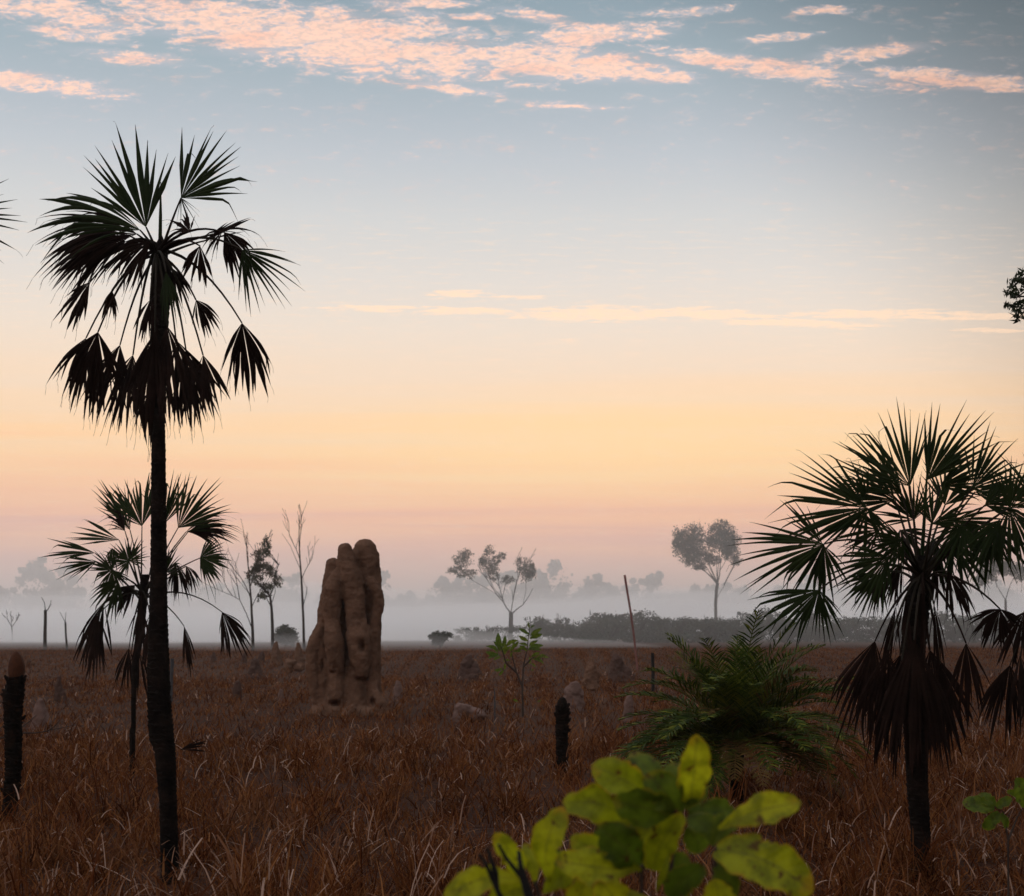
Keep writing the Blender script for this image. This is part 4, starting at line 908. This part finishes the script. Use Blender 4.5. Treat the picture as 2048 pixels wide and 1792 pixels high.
# foreground shrub, about 2.5 m from the camera
def fore_shrub():
    d0 = 2.5
    q = lambda x, y, dy=0.0: P(426.7 + x / 4.8, 693.3 + y / 4.8, d0 + dy)
    k = d0 / F / 4.8
    base = q(1090, 1400); base.z = 0
    root = thing('leafy_shrub', base, 'yellow-green shrub with big rounded brown-spotted leaves nearest the camera', 'shrub')
    mb = MB()
    hubA, hubB, hubC, hubD = q(1190, 560, .03), q(1390, 740, .0), q(1030, 850, .02), q(520, 900, .04)
    for e, r in ((hubA, .006), (hubB, .006), (hubC, .006), (hubD, .006)):
        mb.tube(bez(base, base.lerp(e, .55) + Vector((random.uniform(-.03, .03), .02, .05)), e, 10), [r * (1.5 - .1 * i) for i in range(10)], 6)
    mb.tube([hubC, q(1100, 700, .03), hubA], [.005, .005, .004], 6)
    adopt(root, mb.build('stem', M['twig']))
    LV = [  # base x,y,dy, tip x,y,dy, width, bright?, shape, normal tilt
        (1262, 525, .02, 1302, 205, -.03, 165, 1, 'round', (.2, -1, .1)),
        (1400, 650, .0, 1790, 520, -.05, 165, 1, 'obovate', (0, -1, .5)),
        (1385, 750, .0, 1850, 935, -.08, 250, 1, 'round', (.1, -1, .35)),
        (1110, 520, .02, 806, 345, .0, 185, 1, 'obovate', (-.2, -1, .3)),
        (1190, 520, .05, 985, 275, .09, 140, 0, 'obovate', (.1, -.8, .6)),
        (1180, 560, .01, 900, 520, -.03, 200, 0, 'round', (0, -1, -.2)),
        (1190, 560, .0, 1060, 390, -.02, 190, 0, 'round', (.2, -1, .1)),
        (1210, 570, .02, 1330, 420, .02, 150, 0, 'obovate', (.1, -1, 0)),
        (980, 610, .03, 655, 520, .02, 185, .5, 'round', (0, -1, .25)),
        (590, 905, .02, 640, 555, -.02, 170, 1, 'obovate', (-.3, -1, .1)),
        (1020, 830, .01, 820, 640, -.04, 200, 0, 'round', (.1, -1, 0)),
        (1000, 850, .0, 625, 800, -.05, 190, .7, 'obovate', (0, -1, .4)),
        (1090, 850, -.01, 1225, 600, -.06, 150, 1, 'round', (.2, -1, .1)),
        (1060, 840, .01, 1050, 620, .0, 110, .6, 'obovate', (-.3, -1, .1)),
        (1030, 850, .0, 690, 690, .02, 160, .6, 'obovate', (0, -1, .1)),
        (450, 870, .03, 330, 675, .0, 120, 1, 'round', (-.2, -1, .2)),
        (480, 905, .02, 95, 960, -.04, 150, 1, 'obovate', (0, -1, .4)),
        (1165, 770, -.05, 1118, 960, -.07, 40, 1, 'lance', (.6, -1, 0)),
        (1160, 980, .0, 1330, 830, -.03, 150, .4, 'round', (.1, -1, .1)),
        (1380, 770, .02, 1480, 980, -.02, 130, 0, 'obovate', (.2, -1, .2)),
        (1370, 730, .02, 1470, 570, .03, 120, .3, 'obovate', (0, -1, .3)),
        (1370, 730, .02, 1260, 580, .04, 130, 0, 'obovate', (0, -1, .3)),
        (900, 1060, -.02, 830, 900, -.05, 170, 1, 'round', (.1, -1, .3)),
        (1380, 1080, -.02, 1390, 905, -.05, 170, 1, 'round', (.1, -1, .3)),
        (560, 960, .03, 720, 860, .01, 130, .7, 'obovate', (.1, -1, .2)),
        (520, 920, .04, 470, 720, .06, 90, .5, 'obovate', (.1, -1, .2)),
        (700, 1080, .0, 760, 900, -.02, 150, .5, 'round', (.1, -1, .2)),
        (470, 930, .03, 300, 1050, .0, 140, 1, 'round', (.1, -1, .2)),
        (1250, 560, .06, 1500, 600, .1, 110, 0, 'obovate', (.1, -1, .4)),
        (960, 950, .03, 1000, 1080, .0, 150, .5, 'round', (.1, -1, .2)),
        (1100, 600, .05, 1000, 760, .08, 130, 0, 'round', (.1, -1, -.2)),
        (1190, 560, .04, 1130, 420, .06, 170, 0, 'round', (0, -1, .2)), (1150, 600, .1, 960, 420, .12, 170, 0, 'round', (.2, -1, .2)), (1080, 720, .1, 880, 580, .12, 170, .2, 'round', (.2, -1, .2)),
        (1250, 640, .08, 1340, 760, .1, 140, 0, 'round', (.2, -1, -.2)), (1000, 800, .1, 800, 760, .13, 150, 0, 'round', (0, -1, .2)), (1260, 560, .07, 1400, 640, .1, 130, .2, 'round', (.3, -1, .1)), (700, 900, .06, 560, 760, .08, 130, .2, 'round', (.2, -1, .1)),
        (1120, 900, .05, 1260, 780, .07, 150, .2, 'round', (.1, -1, 0)), (900, 760, .06, 860, 880, .02, 160, .2, 'round', (.1, -1, 0)), (1220, 500, .03, 1180, 330, .05, 120, 0, 'obovate', (.1, -1, .2))]
    for i, (x0, y0, e0, x1, y1, e1, w, br, shp, nm) in enumerate(LV):
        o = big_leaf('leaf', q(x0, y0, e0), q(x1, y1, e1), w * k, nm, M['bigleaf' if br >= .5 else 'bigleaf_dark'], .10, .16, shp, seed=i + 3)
        adopt(root, o)
    # burnt twigs among its leaves
    b2 = q(470, 1420, -.05); b2.z = 0
    t2 = thing('burnt_twig', b2, 'black burnt twigs rising in front of the yellow-green shrub at its left', 'twig')
    mb = MB()
    r_ = lambda w: w * k / 2
    mb.tube([b2, q(500, 1000, -.05), q(470, 900, -.05), q(452, 830, -.05), q(442, 755, -.04)], [.008, r_(52), r_(40), r_(26), r_(18)], 7, rough=.1)
    mb.tube([q(470, 900, -.05), q(420, 840, -.05), q(380, 790, -.05), q(345, 725, -.06)], [r_(26), r_(20), r_(18), r_(14)], 6, rough=.1)
    mb.tube([b2, q(365, 1000, -.06), q(320, 900, -.06), q(285, 820, -.07), q(250, 770, -.07)], [.006, r_(30), r_(26), r_(22), r_(12)], 6, rough=.1)
    mb.tube([q(340, 950, -.06), q(330, 860, -.06), q(290, 740, -.06)], [r_(24), r_(30), r_(14)], 6, rough=.1)
    adopt(t2, mb.build('stem', M['post']))
fore_shrub()

def small_plant(name, label, d, base, stems, leaves, mat, k, wr=.34, cat='shrub', stemw=.006):
    b = P(base[0], HY, d); b.z = 0; root = thing(name, b, label, cat)
    mb = MB()
    for st_ in stems:
        pts = [P(x, y, d + dd) for x, y, dd in st_]
        if st_[0][:2] == base: pts = [b] + pts[1:]
        mb.tube(pts, [stemw * (1 - .7 * i / max(1, len(pts) - 1)) for i in range(len(pts))], 5)
    adopt(root, mb.build('stem', M['twig']))
    for i, (x0, y0, x1, y1, *ex) in enumerate(leaves):
        rd = random.Random(i + 5); dd = rd.uniform(-.06, .06)
        x1 = x0 + (x1 - x0) * 1.15; y1 = y0 + (y1 - y0) * 1.15; L = math.hypot(x1 - x0, y1 - y0) * d / F
        adopt(root, big_leaf('leaf', P(x0, y0, d + dd * .3), P(x1, y1, d + dd), L * (ex[0] if ex else wr), (rd.uniform(-.4, .4), -1, rd.uniform(0, .8)), M[ex[1] if len(ex) > 1 else mat], .08, .2, 'lance' if wr < .5 else 'round', seed=i))
    return root
# sapling: measured in drawing units of the zoomed study, /7.68
z6 = lambda x, y: (426.7 + x / 7.68, 573.3 + y / 7.68)
sl_ = [((790, 470), (720, 425)), ((790, 470), (770, 480)), ((795, 480), (870, 425)), ((790, 500), (875, 472)), ((780, 520), (715, 485)), ((790, 420), (780, 380)), ((795, 420), (825, 400)), ((785, 560), (845, 520)), ((780, 580), (880, 555)), ((780, 560), (720, 540)), ((775, 590), (870, 590)), ((770, 600), (720, 560)), ((840, 650), (925, 645)), ((800, 640), (860, 610)), ((790, 640), (790, 690)), ((810, 660), (890, 685)), ((800, 690), (830, 715)),
       ((570, 580), (550, 470)), ((575, 570), (600, 490)), ((560, 600), (520, 530)), ((550, 610), (470, 560)), ((550, 620), (465, 605)), ((560, 630), (480, 645)), ((570, 640), (520, 660)), ((590, 620), (550, 560)), ((590, 630), (600, 545)), ((600, 600), (640, 560)), ((610, 560), (690, 520)), ((650, 580), (700, 530)), ((660, 600), (720, 600)), ((660, 600), (650, 640)), ((600, 640), (590, 665)), ((590, 680), (640, 670)), ((600, 690), (600, 735)), ((580, 730), (525, 742)), ((590, 740), (560, 780)), ((800, 745), (822, 740)), ((690, 590), (750, 570)), ((640, 600), (670, 540))]
small_plant('leafy_sapling', 'thin sapling with green and yellowing oval leaves right of the giant mound', 26.0, z6(740, 1040),
            [[z6(740, 1040) + (0,), z6(735, 850) + (0,), z6(745, 700) + (.02,), z6(770, 590) + (.02,), z6(790, 420) + (.02,)], [z6(735, 870) + (0,), z6(690, 760) + (.03,), z6(660, 650) + (.04,), z6(650, 580) + (.05,)], [z6(690, 760) + (.03,), z6(610, 690) + (-.04,), z6(590, 620) + (-.05,), z6(570, 560) + (-.05,)], [z6(742, 720) + (.02,), z6(800, 660) + (-.03,), z6(830, 640) + (-.03,)], [z6(820, 860) + (0,), z6(850, 985) + (0,)]][:4],
            [z6(*a) + z6(*b_) for a, b_ in sl_] + [z6(850, 985) + z6(875, 975), z6(700, 985) + z6(665, 970)], 'sapleaf', 1, wr=.36, cat='sapling', stemw=.022)
z8 = lambda x, y: (800 + x / 8.844, 693.3 + y / 8.844)
small_plant('leafy_shrub', 'small dark green shrub with round leaves in the grass at the right edge', 6.2, z8(1850, 1700),
            [[z8(1850, 1700) + (0,), z8(1840, 1300) + (0,), z8(1800, 1050) + (0,), z8(1720, 1000) + (0,)], [z8(1840, 1300) + (0,), z8(1920, 1100) + (.03,), z8(1990, 980) + (.04,)]],
            [z8(1720, 1010) + z8(1480, 960) + (.62, 'bigleaf_dark'), z8(1730, 1000) + z8(1600, 905) + (.7, 'bigleaf_dark'), z8(1740, 1010) + z8(1850, 930) + (.6, 'bigleaf_dark'), z8(1990, 1000) + z8(1930, 780) + (.75, 'sapleaf'), z8(1990, 900) + z8(1850, 870) + (.4, 'bigleaf_dark'), z8(1760, 1050) + z8(1640, 1180) + (.6, 'bigleaf_dark'), z8(1780, 1060) + z8(1830, 1180) + (.5, 'bigleaf_dark'), z8(1990, 1000) + z8(2150, 900) + (.7, 'bigleaf_dark')], 'bigleaf_dark', 1, wr=.6)

# ------------------------------------------------------------------ cycad bush
def cycad():
    d = 13.2; crown = P(737, 742, d); base = Vector((crown.x, d, 0)); kk = d / F
    root = thing('bushy_cycad', base, 'dense green cycad with arching feathery fronds between the stump and the right palm', 'cycad')
    scaly_trunk('trunk', [(737, 742, 15), (737, 765, 13), (737, 800, 13)], d, M['char'], root, ring=.05)
    g = random.Random(44)
    SP = []
    for i in range(124):
        az = g.uniform(0, 2 * math.pi); el = g.choice([g.uniform(.9, 1.35), g.uniform(.35, 1.0), g.uniform(-.15, .5)]); SP.append((az, el, g.uniform(.92, 1.34), el > .5))
    for i, (az, el, L, green) in enumerate(SP):
        mb = MB(); h = Vector((math.cos(az), math.sin(az) * .8, 0)); dv = unit(h * math.cos(el) + Vector((0, 0, math.sin(el))))
        side = Vector((-math.sin(az), math.cos(az), 0)); p = crown + Vector((h.x, h.y, 0)) * .04
        n = 34; pts = [p]; ds = []
        dr = g.uniform(.030, .055)
        for j in range(n):
            dv = unit(dv + Vector((0, 0, -dr * (.3 + 1.1 * j / n)))); p = p + dv * L / n; pts.append(p); ds.append(dv)
        mb.tube(pts[::3] + [pts[-1]], .004, 4, cap=False)
        for j in range(5, n):
            t_ = j / n; ll = .20 * math.sin(math.pi * min(1, .12 + t_ * .88)) ** .6 + .02
            upn = unit(side.cross(ds[j])); 
            if upn.z < 0: upn = -upn
            for sg in (-1, 1):
                ld = unit(side * sg * .8 + ds[j] * .75 + upn * .25 + Vector((g.gauss(0, .12), g.gauss(0, .12), g.gauss(0, .12)))); b0 = pts[j]
                wv = unit(ds[j].cross(ld).cross(ld)) * .0085
                m1 = b0 + ld * ll * .5; e = b0 + ld * ll + Vector((0, 0, -ll * .12))
                mb.quadstrip([[b0 - wv * .6, b0 + wv * .6], [m1 - wv, m1 + wv], [e - wv * .1, e + wv * .1]])
        adopt(root, mb.build('frond', M['cycad_dry'] if (el < .3 and g.random() < .35) or g.random() < .05 else M['cycad']))
cycad()

# ------------------------------------------------------------------ dry grass
def blades(name, mat, bands, seed, hmin, hmax, lean, wmul=1.0, straw=False):
    g = np.random.default_rng(seed); PV = []
    for (y0, y1, dens) in bands:
        A = ((y1 ** 2 - y0 ** 2) / 2) * .364 * 2 * 1.18 + 3.0 * (y1 - y0); n = int(A * dens)
        y = np.sqrt(g.uniform(y0 ** 2, y1 ** 2, n)); x = g.uniform(-1, 1, n) * (y * .364 * 1.18 + 1.5)
        # tussocks: pull half of the blades to clump centres, leave thin places
        cell = .42 + y * .012
        cxy = np.stack([np.round(x / cell + .3 * np.sin(y * 3)) * cell, np.round(y / cell + .3 * np.sin(x * 3)) * cell], 1)
        pull = (g.random(n) < .55)[:, None] * g.uniform(.3, .8, (n, 1))
        x = x + (cxy[:, 0] - x) * pull[:, 0]; y = np.maximum(y0 * .9, y + (cxy[:, 1] - y) * pull[:, 0])
        patch = .78 + .22 * np.sin(x * .9 + 1.3 * np.sin(y * .45)) * np.sin(y * .7 + 1.1 * np.sin(x * .6))
        keep = np.zeros(n)
        for q_ in range(6):
            an_ = 1.1 * q_ + seed; fq = (.8, 1.4, 2.1, 3.1, 4.3, 5.9)[q_]
            keep += np.sin((x * np.cos(an_) + y * np.sin(an_)) * fq + 2.0 * np.sin((x * np.sin(an_) - y * np.cos(an_)) * fq * .6 + q_))
        patch = patch * (1 + .22 * np.clip(keep, -2.2, 2.5))
        ok = keep > g.normal(-2.1, .5, n)
        x, y, patch, n = x[ok], y[ok], patch[ok], int(ok.sum())
        h = g.uniform(hmin, hmax, n) * patch * np.interp(y, [7, 9, 14, 22, 60], [.9, .78, .72, .5, .45])
        w = np.maximum(.0022, np.where(g.random(n) < .12, .006, .003) * 1.0 + y * .00022) * wmul
        ph = g.uniform(0, 2 * np.pi, n); ln = np.abs(g.normal(0, lean, n)); bend = g.uniform(.1, 1.1, n)
        hd = np.stack([np.cos(ph), np.sin(ph)], 1)
        fa = g.uniform(0, np.pi, n); wd = np.stack([np.cos(fa), np.sin(fa) * .6, np.zeros(n)], 1)
        z0 = np.where(g.random(n) < .25, g.uniform(0, .2, n), 0) if not straw else g.uniform(0, .28, n)
        p = np.stack([x, y, z0 - .01 * (z0 <= 0)], 1); rows = []
        T = 4
        for k in range(T):
            t_ = k / (T - 1); ang = ln + bend * t_ ** 1.5 * (1.0 if not straw else .8)
            if k:
                dirv = np.stack([hd[:, 0] * np.sin(ang), hd[:, 1] * np.sin(ang), np.cos(ang)], 1)
                p = p + dirv * (h / (T - 1))[:, None]; p[:, 2] = np.maximum(p[:, 2], .01)
            ww = (w * (1 - .88 * t_ ** 1.5) if not straw else w * (1 - .3 * t_))[:, None] * wd
            rows.append(p - ww); rows.append(p + ww)
        PV.append(np.stack(rows, 1))
    V_ = np.concatenate(PV); n = len(V_); T = 4
    q = np.concatenate([np.array([[2 * k, 2 * k + 1, 2 * k + 3, 2 * k + 2] for k in range(T - 1)])[None] + (np.arange(n) * 2 * T)[:, None, None]]).reshape(-1, 4)
    return npmesh(name, V_.reshape(-1, 3), q, mat)
tag(blades('dry_grass', M['grass'], [(4.6, 10, 950), (10, 20, 440), (20, 45, 105), (45, 120, 22)], 1, .16, .46, .78), kind='stuff')
tag(blades('dry_straw', M['straw'], [(4.6, 10, 85), (10, 20, 30), (20, 45, 4)], 2, .07, .32, 1.0, 1.0, True), kind='stuff')
